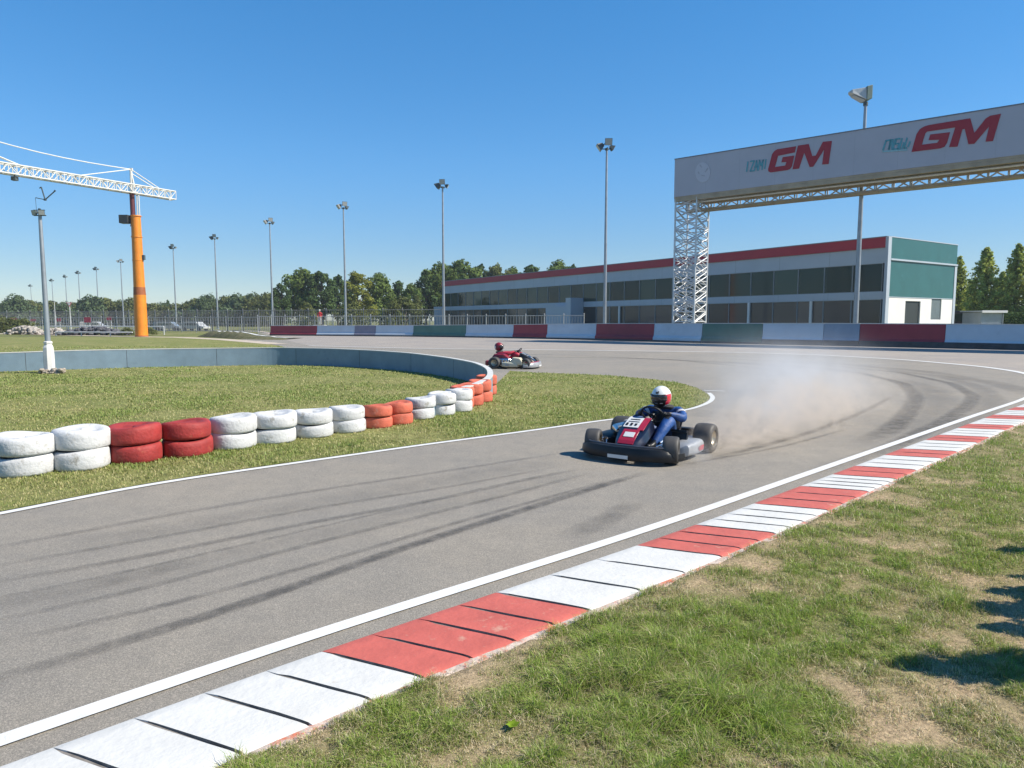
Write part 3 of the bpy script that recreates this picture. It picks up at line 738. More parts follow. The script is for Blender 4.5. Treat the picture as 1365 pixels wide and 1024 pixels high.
fence([fx(-60, 130), fx(120, 118), fx(240, 110), fx(420, 101), fx(590, 96)], 3.3, .30, .035, 3.0, mDarkF, 'tall dark mesh fence behind the paler fence and before the trees', rails=(.05, .5, .98), pr=.055)
fence([fx(-60, 118), fx(60, 108), fx(240, 100), fx(345, 93)], 2.2, .5, .035, 3.0, mGal, 'grey wire fence across the far left paddock', rails=(.1, .55, .98))
def guard_rail(pts, label, h=.75):
    t = thing('guard_rail', label, 'railing'); P = smoothline(pts, .8, 1); mb = MB()
    mb.tube([(p[0], p[1], h) for p in P], .07, 6); mb.build('rail', mPale, t)
    first = None
    for p in P[::4]:
        if first is None: m2 = MB(); m2.tube([(0, 0, -.03), (0, 0, h - .02)], .05, 6); first = o = m2.build('rail_post', mPale, t)
        else: o = first.copy(); C.objects.link(o); o.parent = t
        o.location = (p[0], p[1], 0)
guard_rail([fx(64, 86), fx(130, 84), fx(220, 82)], 'white tubular guard rail running behind the dark rubble heap', 1.0)
guard_rail([fx(76, 76), fx(110, 75), fx(178, 74.2)], 'low white guard rail in front of the dark rubble heap', .45)

# ------------------------------------------------------------------ floodlight masts
mPole = M('mast_steel', (.30, .33, .36), .45, metal=.5, var=.15, scale=2)
mHead = M('lamp_housing', (.055, .075, .085), .5, var=.2, scale=3)
mGlass = M('lamp_glass', (.35, .37, .38), .15, var=.1)
def flood(mb_h, mb_g, c, yaw, tilt, s):
    rot = (Matrix.Rotation(yaw, 3, 'Z') @ Matrix.Rotation(tilt, 3, 'Y'))
    def P(x, y, z): return Vector(c) + rot @ Vector((x * s, y * s, z * s))
    r0 = [P(-.28, -.22, -.2), P(-.28, .22, -.2), P(-.28, .22, .2), P(-.28, -.22, .2)]
    r1 = [P(.30, -.46, -.42), P(.30, .46, -.42), P(.30, .46, .42), P(.30, -.46, .42)]
    r2 = [P(.38, -.46, -.42), P(.38, .46, -.42), P(.38, .46, .42), P(.38, -.46, .42)]
    mb_h.loft([r0, r1, r2]); mb_h.tube([P(-.28, 0, 0), P(-.55, 0, -.05)], .06 * s, 6)
    mb_g.box(P(.385, 0, 0), (.02 * s, .84 * s, .76 * s), rot)
def floodlight_mast(h, label, x, y, r0=.17, rz=0.0, group='floodlight masts round the circuit'):
    t = thing('floodlight_mast', label, 'floodlight', (x, y, 0), rz, group)
    mb = MB(); mb.tube([(0, 0, -.1), (0, 0, h * .5), (0, 0, h - .7)], [r0, r0 * .78, r0 * .52], 10); mb.lathe([(r0 * 1.7, -.05), (r0 * 1.7, .08), (r0 * 1.1, .14)], 12)
    mb.build('mast', mPole, t, smooth=True)
    mb = MB(); mb.lathe([(.05, h - .75), (.16, h - .72), (.16, h - .55), (.05, h - .5)], 10); mb.tube([(-.5, 0, h - .62), (.5, 0, h - .62)], .045, 6); mb.tube([(0, -.6, h - .62), (0, .6, h - .62)], .045, 6)
    mb.build('head_frame', mHead, t)
    first = None
    for c, yaw, ti, s in (((-.52, 0, h - .36), PI, .62, .80), ((.10, -.2, h - .02), -PI / 2, .25, .72), ((.44, .1, h - .45), .25, .5, .55)):
        a, b = MB(), MB(); flood(a, b, c, yaw, ti, s)
        l = a.build('floodlight', mHead, t); b.build('lens', mGlass, l)
    return t
MASTS = [(805.5, 64, 'tall floodlight mast rising in front of the middle of the building'), (592, 82, 'floodlight mast rising at the left end of the red-roofed building'), (462, 97, 'floodlight mast before the big trees, first one left of the building'),
         (365, 112, 'floodlight mast standing at the left end of the painted barrier'), (292, 133, 'floodlight mast left of the one at the barrier end'), (237, 150, 'floodlight mast just right of the orange crane'),
         (167, 186, 'distant floodlight mast just left of the orange crane'), (134.5, 213, 'second distant floodlight mast left of the orange crane'), (110.5, 230, 'third distant floodlight mast left of the orange crane'),
         (93, 250, 'fourth distant floodlight mast left of the orange crane'), (75, 274, 'fifth distant floodlight mast, just right of the near lamp post'), (46.5, 317, 'most distant floodlight mast, left of the near lamp post')]
first = None; MH = 17.9
for i, (px, D, lab) in enumerate(MASTS):
    x = (px - 682.5) / F * D
    if i == 0: t = first = floodlight_mast(MH, lab, x, D)
    else:
        t = copy_tree(first); t.location = (x, D, 0); t['label'] = lab; t.rotation_euler = (0, 0, random.uniform(-.5, .5)); t.scale = (1.1, 1.1, 1) if D > 170 else (1, 1, 1)
# big single lamp over the gantry
x, D = (1138.5 - 682.5) / F * 49.6, 49.6
t = thing('street_lamp', 'tall lamp post with one big wedge shade rising behind the gantry sign', 'lamp post', (x, D, 0))
hh = 17.05
mb = MB(); mb.tube([(0, 0, -.1), (0, 0, hh * .5), (0, 0, hh)], [.19, .15, .10], 12); mb.lathe([(.3, -.05), (.3, .1), (.2, .16)], 12); mb.build('pole', mPole, t, smooth=True)
mShade = M('lamp_shade', (.42, .44, .45), .4, var=.1); mGrn = M('lamp_case_green', (.10, .15, .13), .5, var=.15)
mb = MB()
sec = lambda x, z0, z1, w: [Vector((x, -w, z0)), Vector((x, w, z0)), Vector((x, w * .8, z1)), Vector((x, -w * .8, z1))]
mb.loft([sec(-1.45, hh + .68, hh + .80, .22), sec(-1.30, hh + .56, hh + .90, .34), sec(-.15, hh + .02, hh + 1.06, .46)])
sh = mb.build('lamp_shade', mShade, t, bevel=.03); sh.scale = (.82,) * 3; sh.location = (0, 0, hh * .18)
mb = MB(); mb.add([(-1.18, -.30, hh + .46), (-1.18, .30, hh + .46), (-.22, .40, hh + .0), (-.22, -.40, hh + .0)], [(0, 1, 2, 3)]); mb.loft([[Vector((x, y, z - dz)) for x, y, z in ((-1.18, -.30, hh + .46), (-1.18, .30, hh + .46), (-.22, .40, hh + .0), (-.22, -.40, hh + .0))] for dz in (.02, .05)])
mb.build('lens', mGlass, sh)
mb = MB(); mb.loft([[Vector((-.15, -.48, hh - .05)), Vector((-.15, .48, hh - .05)), Vector((-.15, .48, hh + 1.12)), Vector((-.15, -.48, hh + 1.12))], [Vector((.34, -.44, hh + .12)), Vector((.34, .44, hh + .12)), Vector((.34, .44, hh + 1.25)), Vector((.34, -.44, hh + 1.25))]]); lc_ = mb.build('lamp_case', mGrn, t, bevel=.04); lc_.scale = (.82,) * 3; lc_.location = (0, 0, hh * .18)
mb = MB(); mb.lathe([(.16, hh - .3), (.16, hh - .08), (.07, hh - .05)], 12); mb.build('lamp_bracket', mHead, t)
# near lamp post on the left, standing by the curved wall
g0 = G(66.5, 498); t = thing('lamp_post', 'grey lamp post with white concrete foot standing by the curved wall', 'lamp post', g0)
hN = 5.24
mb = MB(); mb.tube([(0, 0, .85), (0, 0, 3), (0, 0, hN - .1)], [.085, .07, .05], 12); mb.build('pole', mPole, t, smooth=True)
mb = MB(); mb.lathe([(.165, -.03), (.165, .6), (.15, .86), (.105, .97), (.13, .99), (.13, 1.05), (.08, 1.07)], 8, Matrix.Rotation(.3, 4, 'Z')); mb.build('concrete_foot', M('foot_white', (.58, .57, .55), .7, var=.08, c2=(.4, .37, .34), thr=.66), t)
mb = MB(); mb.tube([(-.2, 0, hN - .12), (.2, 0, hN - .12)], .02, 6); mb.tube([(-.2, 0, hN + .05), (.17, 0, hN + .05)], .015, 6); mb.box((0, 0, hN - .03), (.06, .06, .26)); mb.build('head_frame', mHead, t)
for xx, yaw in ((-.11, -1.9), (.10, -1.2)):
    a, b = MB(), MB(); flood(a, b, (xx, -.04, hN - .03), yaw, .25, .19); l = a.build('floodlight', mHead, t); b.build('lens', mGlass, l)
mb = MB(); b0 = Vector((.20, 0, hN + .38))
mb.tube([(-.10, 0, hN + .06), (-.11, 0, hN + .42), (-.09, 0, hN + .46)], .006, 6); mb.tube([(-.1, 0, hN + .44), b0], .014, 6)
mb.tube([b0, b0 + Vector((-.10, 0, .40))], .020, 6); mb.tube([b0 + Vector((-.10, 0, .40)), b0 + Vector((-.16, 0, .36))], .016, 6); mb.tube([b0, b0 + Vector((.30, .02, .26))], .018, 6); mb.tube([b0 + Vector((.30, .02, .26)), b0 + Vector((.33, .02, .30))], .026, 6); mb.box(b0, (.07, .05, .06))
mb.build('wind_sensor', mHead, t)
# stones at its foot
mStone = M('stone', (.30, .26, .21), .9, var=.3, scale=7, bump=.5)
def rock(mb, c, r, rr):
    n = 7; rows = []
    for a, f in ((-.5, .7), (0, 1), (.55, .75)):
        rows.append([Vector(c) + Vector((math.cos(2 * PI * k / n) * r * f * rr.uniform(.7, 1.2), math.sin(2 * PI * k / n) * r * f * rr.uniform(.7, 1.2), a * r * rr.uniform(.8, 1.1))) for k in range(n)])
    mb.loft(rows)
rr = random.Random(4); mb = MB()
for i in range(26): mb2 = rock(mb, (g0.x + rr.uniform(-.1, .62), g0.y - .28 + rr.uniform(-.12, .1), .03 + rr.random() * .13), rr.uniform(.05, .10), rr)
tag(mb.build('stone_heap', mStone), 'small heap of brown stones at the foot of the near lamp post', 'stones')

# ------------------------------------------------------------------ tower crane
mOr = M('crane_orange', (.62, .20, .012), .45, var=.12, scale=1.5, c2=(.42, .13, .02), thr=.66); mBr = M('crane_brown', (.26, .075, .02), .6, var=.2); mWh = M('crane_white', (.62, .61, .57), .5, var=.08)
mMar = M('crane_maroon', (.10, .02, .025), .5, var=.2)
cx, cy = (190 - 682.5) / F * 72.5, 72.5; cr = thing('tower_crane', 'small tower crane with orange mast and white lattice jib at far left', 'crane', (cx, cy, 0))
mb = MB(); mb.tube([(0, 0, -.1), (0, 0, 4.4)], [.62, .60], 20); mb.tube([(0, 0, 5.2), (0, 0, 12.6)], [.55, .46], 20)
for z in (8.0, 10.4, 12.55): mb.lathe([(.54, z - .05), (.555, z), (.54, z + .05)], 20)
mb.build('mast', mOr, cr, smooth=True)
mb = MB(); mb.tube([(0, 0, 4.4), (0, 0, 5.2)], [.60, .56], 20); mb.build('mast_collar', mBr, cr, smooth=True); mb = MB(); mb.lathe([(.66, -.05), (.66, .12), (.6, .16)], 20); mb.build('base_ring', mBr, cr, smooth=True)
mb = MB(); mb.tube([(-.28, 0, 12.5), (-.28, 0, 14.9)], .24, 10); mb.build('slewing_column', mMar, cr, smooth=True)
mb = MB(); mb.tube([(.22, 0, 12.5), (.22, 0, 14.9)], .07, 8); mb.tube([(.42, 0, 12.5), (.42, 0, 14.9)], .05, 8); mb.build('ladder_rail', mWh, cr)
mb = MB(); mb.box((-1.05, -.1, 12.2), (.95, .8, .85)); mb.build('control_box', M('control_box', (.03, .035, .04), .5), cr, bevel=.04)
mb = MB(); mb.tube([(-.6, 0, 12.2), (-.45, 0, 12.2)], .08, 6); mb.tube([(-.6, 0, 11.5), (-.42, 0, 11.9)], .05, 6); mb.build('box_bracket', mMar, cr)
mb = MB(); mb.box((.62, 0, 8.3), (.25, .3, .5)); mb.tube([(.4, 0, 8.3), (.6, 0, 8.3)], .06, 6); mb.build('signal_lamp', mHead, cr, bevel=.03)
jd = Vector((-6.7, -10.7, 0)).normalized(); jsd = Vector((jd.y, -jd.x, 0)); Z0 = 14.85
mb = MB(); mb.truss(-jd * 4.3 + Vector((0, 0, Z0)), jd * 26 + Vector((0, 0, Z0)), (0, 0, 1), jsd, .85, .85, 46, .07, 5, .04); mb.build('jib', mWh, cr)
ap_ = Vector((-.25, 0, 17.3)); mb = MB(); mb.tube([(-.3, 0, Z0 + .02), ap_], .13, 8); mb.tube([(.15, 0, Z0 + .02), ap_ - Vector((0, 0, .2))], .07, 8); mb.box(ap_, (.3, .2, .25)); mb.build('king_post', mWh, cr)
q2 = jd * 17.5 + Vector((0, 0, 18.25)); mb = MB(); mb.tube([jd * 17.5 + Vector((0, 0, Z0 + .87)), q2], .12, 8); mb.box(q2, (.25, .2, .25)); mb.build('king_post', mWh, cr)
mb = MB()
mb.tube([ap_, -jd * 3.3 + Vector((0, 0, Z0 + .85)) + jsd * .4], .05, 6); mb.tube([ap_ - Vector((0, 0, .4)), -jd * 1.9 + Vector((0, 0, Z0 + .85)) - jsd * .4], .05, 6)
mb.tube([ap_, jd * 5.5 + Vector((0, 0, Z0 + .85))], .05, 6)
sag = [ap_.lerp(q2, k / 8) - Vector((0, 0, .5 * math.sin(PI * k / 8))) for k in range(9)]; mb.tube(sag, .05, 6)
for k, dd in ((9.9, .4), (10.6, -.4)): mb.tube([q2 - Vector((0, 0, .4)), jd * k + Vector((0, 0, Z0 + .85)) + jsd * dd], .06, 6)
mb.tube([q2, jd * 25 + Vector((0, 0, Z0 + .85))], .05, 6); mb.build('tie_rod', mWh, cr)
mb = MB(); tp = jd * 10.9 + Vector((0, 0, Z0 - .35)); mb.box(tp, (.45, .4, .35)); mb.tube([tp + Vector((0, 0, .1)), tp + Vector((0, 0, .36))], .05, 6); mb.build('trolley', mHead, cr, bevel=.03)

# ------------------------------------------------------------------ gantry sign
mBoard = M('sign_board', (.38, .385, .44), .5, var=.04, scale=.6); mBeige = M('gantry_beige', (.36, .29, .20), .6, var=.2, scale=1.2); mSil = M('truss_silver', (.56, .57, .58), .4, metal=.35, var=.1)
mRedL = M('letter_red', (.30, .008, .024), .5, var=.05); mTeal = M('letter_teal', (.08, .30, .36), .5, var=.1); mFaint = M('emblem_pale', (.44, .45, .51), .5, var=.04); mFaint2 = M('emblem_dim', (.35, .355, .41), .5, var=.04)
DG = 56.0; P0 = Vector(((894 - 682.5) / F * DG, DG, 0)); gv = Vector((.776, -.631, 0)).normalized(); gn = Vector((-gv.y, gv.x, 0))   # gn = away from the track side
if gn.y < 0: gn = -gn
gz0 = at(894, 262.8, DG).z; gz1 = at(894, 213, DG).z; GL = 37.0; GD = 2.5
g = thing('gantry', 'white truss gantry over the track carrying a long sign with red letters', 'gantry', P0)
def gp(a, d, z): return gv * a + gn * d + Vector((0, 0, z))
mb = MB(); mb.loft([[gp(a, 0, gz0), gp(a, 0, gz1), gp(a, .22, gz1), gp(a, .22, gz0)] for a in (0, GL)]); board = mb.build('sign_board', mBoard, g)
mb = MB()
for a in np.arange(0, GL, 2.64): mb.loft([[gp(a, -.003, gz0 + .02), gp(a, -.003, gz1 - .02), gp(a + .012, -.003, gz1 - .02), gp(a + .012, -.003, gz0 + .02)], [gp(a, .01, gz0 + .02), gp(a, .01, gz1 - .02), gp(a + .012, .01, gz1 - .02), gp(a + .012, .01, gz0 + .02)]]) if a > 0 else None
mb.build('panel_joint', M('joint_grey', (.30, .305, .35), .6, var=.03), board)
mb = MB(); mb.loft([[gp(a, -.03, gz1 + .002), gp(a, -.03, gz1 + .07), gp(a, .25, gz1 + .07), gp(a, .25, gz1 + .002)] for a in (-.03, GL + .03)]); mb.build('board_trim', M('trim_dark', (.14, .16, .20), .5), board)
mb = MB(); mb.loft([[gp(a, .02, gz0 - .16), gp(a, .02, gz0 - .004), gp(a, GD, gz0 - .004), gp(a, GD, gz0 - .16)] for a in (0, GL)])
mb.build('soffit', mBeige, g)
mb = MB(); mb.loft([[gp(a, .03, gz0 - .40), gp(a, .03, gz0 - .165), gp(a, .30, gz0 - .165), gp(a, .30, gz0 - .40)] for a in (.02, GL - .02)]); mb.loft([[gp(a, 1.3, gz0 - .62), gp(a, 1.3, gz0 - .28), gp(a, 1.42, gz0 - .28), gp(a, 1.42, gz0 - .62)] for a in (2.0, GL - 2.0)]); mb.build('edge_beam', mBeige, g)
mb = MB(); mb.tube([gp(0, .55, gz0 - .50), gp(GL, .55, gz0 - .50)], .085, 8); mb.tube([gp(0, 1.5, gz0 - .21), gp(GL, 1.5, gz0 - .21)], .05, 6)
for a in np.arange(1.2, GL, 4.4): mb.box(gp(a, .55, gz0 - .33), (.09, .09, .32))
mb.build('service_pipe', mSil, g)
mb = MB(); tb = gz0 - .98; mb.truss(gp(.2, GD - .35, tb + .10), gp(GL - .2, GD - .35, tb + .10), (0, 0, 1), gn, .70, .6, 34, .075, 6, .055); mb.build('beam_truss', mSil, g)
mb = MB(); mb.loft([[gp(a, GD - .75, tb - .06), gp(a, GD - .75, tb + .06), gp(a, GD + .05, tb + .06), gp(a, GD + .05, tb - .06)] for a in (1.5, GL - 1.5)]); mb.build('bottom_chord', mBeige, g)
def leg(a0, a1):
    mb = MB(); ztop = gz0 - .165
    mb.truss(gp((a0 + a1) / 2, GD * .5, 0) - gn * 0, gp((a0 + a1) / 2, GD * .5, ztop), gn, gv, GD * .0 + .001 if False else GD * .92, (a1 - a0) * .95, 14, .08, 6, .04)
    # truss 'up' axis is gn: shift so that it is centred
    mb.v = [tuple(Vector(v) - gn * GD * .46) for v in mb.v]
    for k in range(15):       # second lacing that gives the dense criss-cross
        z0, z1 = ztop * k / 15, ztop * (k + 1) / 15
        for d in (.04 * GD, .96 * GD):
            mb.tube([gp(a0 + .05, d, z0), gp(a1 - .05, d, z1)], .04, 5, False); mb.tube([gp(a1 - .05, d, z0), gp(a0 + .05, d, z1)], .04, 5, False)
        for a in (a0 + .05, a1 - .05):
            mb.tube([gp(a, .04 * GD, z0), gp(a, .96 * GD, z1)], .04, 5, False); mb.tube([gp(a, .96 * GD, z0), gp(a, .04 * GD, z1)], .04, 5, False)
    mb.build('truss_leg', mSil, g)
leg(.05, 1.95); leg(GL - 1.95, GL - .05)
Mh = P0 + Vector((0, 0, 0))
def on_board(px, py):
    r = ray(px, py); o = Vector((0, 0, H)); t = (P0 - o).dot(gn) / r.dot(gn); p = o + r * t - P0
    return (p.dot(gv), p.z)
def letters(name, polys, zs, off, mat, thick=.015, lab=None):
    mb = MB()
    for poly in polys:
        q = [on_board(off[0] + x / zs, off[1] + y / zs) for x, y in poly]
        mb.prism(q, -gn * .018, gv, Vector((0, 0, 1)), thick)
    # make sure front faces look at the track
    o = mb.build(name, mat, board, label=lab); return o
def strokes(L, th): 
    out = []
    for x0, y0, x1, y1 in L:
        d = Vector((x1 - x0, y1 - y0)); d.normalize(); n = Vector((-d.y, d.x)) * th / 2; d = d * th * .3
        out.append([(x0 - d.x + n.x, y0 - d.y + n.y), (x1 + d.x + n.x, y1 + d.y + n.y), (x1 + d.x - n.x, y1 + d.y - n.y), (x0 - d.x - n.x, y0 - d.y - n.y)])
    return out
G1 = [(745, 148), (500, 187), (462, 210), (432, 252), (380, 448), (384, 472), (410, 488), (630, 458), (668, 442), (690, 410), (722, 268), (570, 290), (553, 357), (618, 352), (603, 398), (470, 418), (510, 272), (728, 228)]
M1 = [(697, 447), (768, 140), (908, 118), (955, 275), (1000, 268), (1092, 90), (1210, 78), (1167, 378), (1082, 385), (1108, 190), (968, 412), (920, 418), (850, 232), (782, 438)]
GM2 = [(380, 438), (430, 260), (465, 207), (510, 180), (560, 165), (975, 98), (1015, 245), (1130, 100), (1175, 72), (1285, 52), (1203, 328), (1128, 334), (1165, 180), (1015, 355), (955, 360), (918, 205), (895, 210), (845, 385), (760, 388), (822, 190), (540, 232), (520, 250), (485, 365), (640, 345), (662, 315), (552, 318), (570, 262), (770, 238), (740, 345), (715, 385), (670, 402)]
letters('red_lettering', [G1, M1], 9.75, (985, 180), mRedL, lab='red GM lettering, smaller one')
letters('red_lettering', [GM2], 7.583, (1165, 145), mRedL, lab='red GM lettering, larger joined one')
s1 = [(118, 352, 102, 476), (150, 346, 200, 338), (200, 338, 148, 470), (148, 472, 190, 466), (232, 334, 200, 468), (232, 334, 242, 460), (206, 420, 246, 412), (268, 330, 252, 460), (268, 330, 288, 400), (318, 324, 288, 400), (318, 324, 300, 450), (352, 322, 336, 438)]
s2 = [(122, 326, 92, 418), (122, 326, 165, 318), (168, 318, 150, 410), (180, 314, 152, 413), (190, 312, 182, 412), (215, 310, 192, 412), (226, 310, 262, 303), (226, 310, 216, 358), (216, 358, 252, 353), (252, 353, 240, 408), (240, 408, 196, 412), (285, 303, 256, 408), (302, 345, 282, 405), (335, 298, 306, 400), (306, 400, 330, 396), (365, 335, 345, 385)]
letters('teal_lettering', strokes(s1, 17), 9.75, (985, 180), mTeal, lab='small teal slanted lettering by the smaller red letters')
letters('teal_lettering', strokes(s2, 17), 7.583, (1165, 145), mTeal, lab='small teal slanted lettering by the larger red letters')
letters('teal_underline', strokes([(90, 434, 335, 417)], 16), 7.583, (1165, 145), M('underline_teal', (.25, .45, .50), .5))
letters('pale_emblem', [[(533 + 103 * math.cos(q), 307 + 138 * math.sin(q)) for q in np.linspace(0, 2 * PI, 24)[:-1]]], 10.24, (885, 200), mFaint, .012)
letters('emblem_mark', strokes([(495, 205, 515, 235), (565, 300, 590, 270), (470, 300, 480, 325), (590, 270, 600, 250), (520, 350, 555, 352)], 16), 10.24, (885, 200), mFaint2, .018)
# ------------------------------------------------------------------ pit building
mBw = M('panel_white', (.38, .43, .49), .45, var=.06, scale=.4); mFas = M('fascia_red', (.36, .018, .035), .5, var=.08, scale=.6); mFr = M('frame_grey', (.20, .23, .25), .4, var=.1)
mTealP = M('panel_teal', (.028, .115, .118), .4, var=.12, scale=.7, c2=(.045, .15, .155), thr=.58); mWhite2 = M('render_white', (.68, .67, .65), .7, var=.06, scale=.8, c2=(.5, .48, .45), thr=.66)
mPane, n_, p_ = newmat('window_glass'); p_.inputs['Base Color'].default_value = (.012, .026, .024, 1); p_.inputs['Roughness'].default_value = .06; p_.inputs['Specular IOR Level'].default_value = .30
oi_ = nd(n_, 'ShaderNodeObjectInfo'); rp_ = nd(n_, 'ShaderNodeValToRGB'); rp_.color_ramp.elements[0].color = (.008, .022, .021, 1); rp_.color_ramp.elements[1].color = (.050, .085, .068, 1); rp_.color_ramp.elements[0].position = .15; n_.links.new(oi_.outputs['Random'], rp_.inputs['Fac']); n_.links.new(rp_.outputs['Color'], p_.inputs['Base Color'])
tc_ = nd(n_, 'ShaderNodeTexCoord'); nn = nd(n_, 'ShaderNodeTexNoise', Scale=.35, Detail=3.0); n_.links.new(tc_.outputs['Object'], nn.inputs['Vector'])
bp_ = nd(n_, 'ShaderNodeBump', Strength=.03, Distance=.05); n_.links.new(nn.outputs['Fac'], bp_.inputs['Height']); n_.links.new(bp_.outputs['Normal'], p_.inputs['Normal'])
DB = 54.0; B0 = Vector(((1176 - 682.5) / F * DB, DB, 0)); bu = Vector((-.549, .836, 0)).normalized(); be = Vector((.836, .549, 0)).normalized(); bn = -be     # front normal
BLn, BW_ = 74.5, 11.2
def zb(py, px=1176, D=DB): return at(px, py, D).z
zT, zF, zW1, zW0, zL1 = zb(315.8), zb(329.6), zb(350.4), zb(388.6), zb(399)
zL0 = .75
bd = thing('pit_building', 'long two-storey pit building with red roof band, window strips and teal end', 'building', B0)
def bq(u, e, z): return bu * u + be * e + Vector((0, 0, z))
def bslab(mb, u0, u1, e0, e1, z0, z1): mb.loft([[bq(u, e0, z0), bq(u, e1, z0), bq(u, e1, z1), bq(u, e0, z1)] for u in (u0, u1)])
mb = MB(); bslab(mb, .12, BLn, .18, BW_ - .05, 0, zT - .25); mb.build('wall', M('core_dark', (.06, .065, .07), .7), bd)   # core behind the glazing
mb = MB(); bslab(mb, .1, BLn, .02, .178, zW1, zF - .003); bslab(mb, .1, BLn, .0, .178, zL1, zW0); bslab(mb, .1, BLn, .0, .178, 0, zL0); mb.build('wall_panel', mBw, bd)
mb = MB()
for u in np.arange(4.8, BLn, 4.8):
    bslab(mb, u - .012, u + .012, -.004, .1, zL1 + .01, zW0 - .01); bslab(mb, u - .012, u + .012, .016, .1, zW1 + .01, zF - .01)
mb.build('panel_joint', mFr, bd)
mb = MB(); bslab(mb, .0, BLn + .3, -.10, .18, zF, zT); mb.build('roof_fascia', mFas, bd)
mb = MB(); bslab(mb, .0, BLn + .3, -.12, .2, zT + .002, zT + .07); bslab(mb, .3, BLn, .2, BW_ - .25, zT - .245, zT - .15); mb.build('roof', mFr, bd)
# windows: one framed light per bay
mPane2 = mPane.copy(); mPane2.name = 'window_glass_lower'; _r = [q for q in mPane2.node_tree.nodes if q.type == 'VALTORGB'][0]; _r.color_ramp.elements[0].color = (.030, .036, .038, 1); _r.color_ramp.elements[1].color = (.14, .115, .105, 1)  # lower panes: warm reflections put into a paler glass colour
def win(u0, u1, z0, z1, frame=.045, pane=None):
    mb = MB(); f = frame
    bslab(mb, u0 + f, u1 - f, .045, .15, z1 - f, z1 - .002); bslab(mb, u0 + f, u1 - f, .045, .15, z0 + .002, z0 + f); bslab(mb, u0, u0 + f - .002, .04, .15, z0 + .002, z1 - .002); bslab(mb, u1 - f + .002, u1, .04, .15, z0 + .002, z1 - .002)
    w = mb.build('window', mFr, bd); m2 = MB(); bslab(m2, u0 + f + .001, u1 - f - .001, .09, .12, z0 + f + .001, z1 - f - .001); m2.build('pane', pane or mPane, w); return w
nb = 30; bw = (BLn - .5) / nb
w1 = win(.3, .3 + bw - .01, zW0, zW1); w2 = win(.3, .3 + bw - .01, zL0, zL1, pane=mPane2)
for i in range(1, nb):
    for w in (w1, w2):
        c = copy_tree(w, bd); c.location = bu * (bw * i)
mb = MB()        # pale columns between the ground floor doors and the white entrance pier
for u in (6.2, 12.6, 19.3, 30.5): bslab(mb, u, u + .22, -.1, .035, 0, zL1 - .003)
mb.build('column', mWhite2, bd)
mb = MB(); bslab(mb, 37.2, 38.2, -2.0, -.005, 0, zL1 + 1.1); bslab(mb, 38.2, 42.5, -1.9, -.005, 0, zL1 + .1); mb.build('entrance_porch', mBw, bd)
# end face
mb = MB(); bslab(mb, -.14, .098, -.12, .34, 0, zT + .02); mb.build('corner_pillar', mBw, bd)
E0, E1 = .345, BW_
ef = lambda mb, e0, e1, z0, z1, o0=-.06, o1=.11: bslab(mb, o0, o1, e0, e1, z0, z1)
zS1, zS0, zP0 = zb(344.3, 1179), zb(346.6, 1179), zb(396.2, 1179)
mb = MB(); ef(mb, E0, E1, zS1, zT); mb.build('teal_panel', mTealP, bd)
mb = MB(); ef(mb, E0, E1 - .35, zP0 + .06, zS0); mb.build('teal_panel', mTealP, bd)
mb = MB(); ef(mb, E0, E1 + .05, zS0, zS1, -.16, .11); ef(mb, E1 - .345, E1 + .05, 0, zS0 - .003, -.10, .11); ef(mb, E0, E1 - .35, zP0, zP0 + .055, -.09, .11); ef(mb, E0, E1 + .03, zT + .002, zT + .07, -.09, .11); mb.build('end_trim', mBw, bd)
d0, d1, wn0, wn1 = 3.0, 5.4, 7.2, 8.9
zd = zb(397, 1179) - .05
mb = MB(); ef(mb, E0, d0, 0, zP0 - .004); ef(mb, d1, wn0, 0, zP0 - .004); ef(mb, wn1, E1 - .35, 0, zP0 - .004); ef(mb, wn0, wn1, 0, zP0 - 1.75); ef(mb, d0, d1, zP0 - .25, zP0 - .004); mb.build('end_wall', mWhite2, bd)
mb = MB(); ef(mb, d0, d1, 0, zP0 - .255, .05, .10); dr = mb.build('door', M('door_dark', (.025, .03, .03), .5), bd)
mb = MB(); ef(mb, d1 - .35, d1 - .25, 1.0, 1.2, .01, .047); mb.build('handle', mGal, dr)
mb = MB(); ef(mb, wn0, wn1, zP0 - 1.745, zP0 - .006, .03, .10); wv = mb.build('window', mFr, bd)
mb = MB(); ef(mb, wn0 + .1, wn1 - .1, zP0 - 1.65, zP0 - .1, .0, .028); mb.build('pane', M('louvre', (.12, .15, .16), .4), wv)
# low wing at the far end
mb = MB(); bslab(mb, BLn + .02, BLn + 5.5, 1.0, 8.0, 0, 4.1); mb.build('low_wing', mBw, bd)

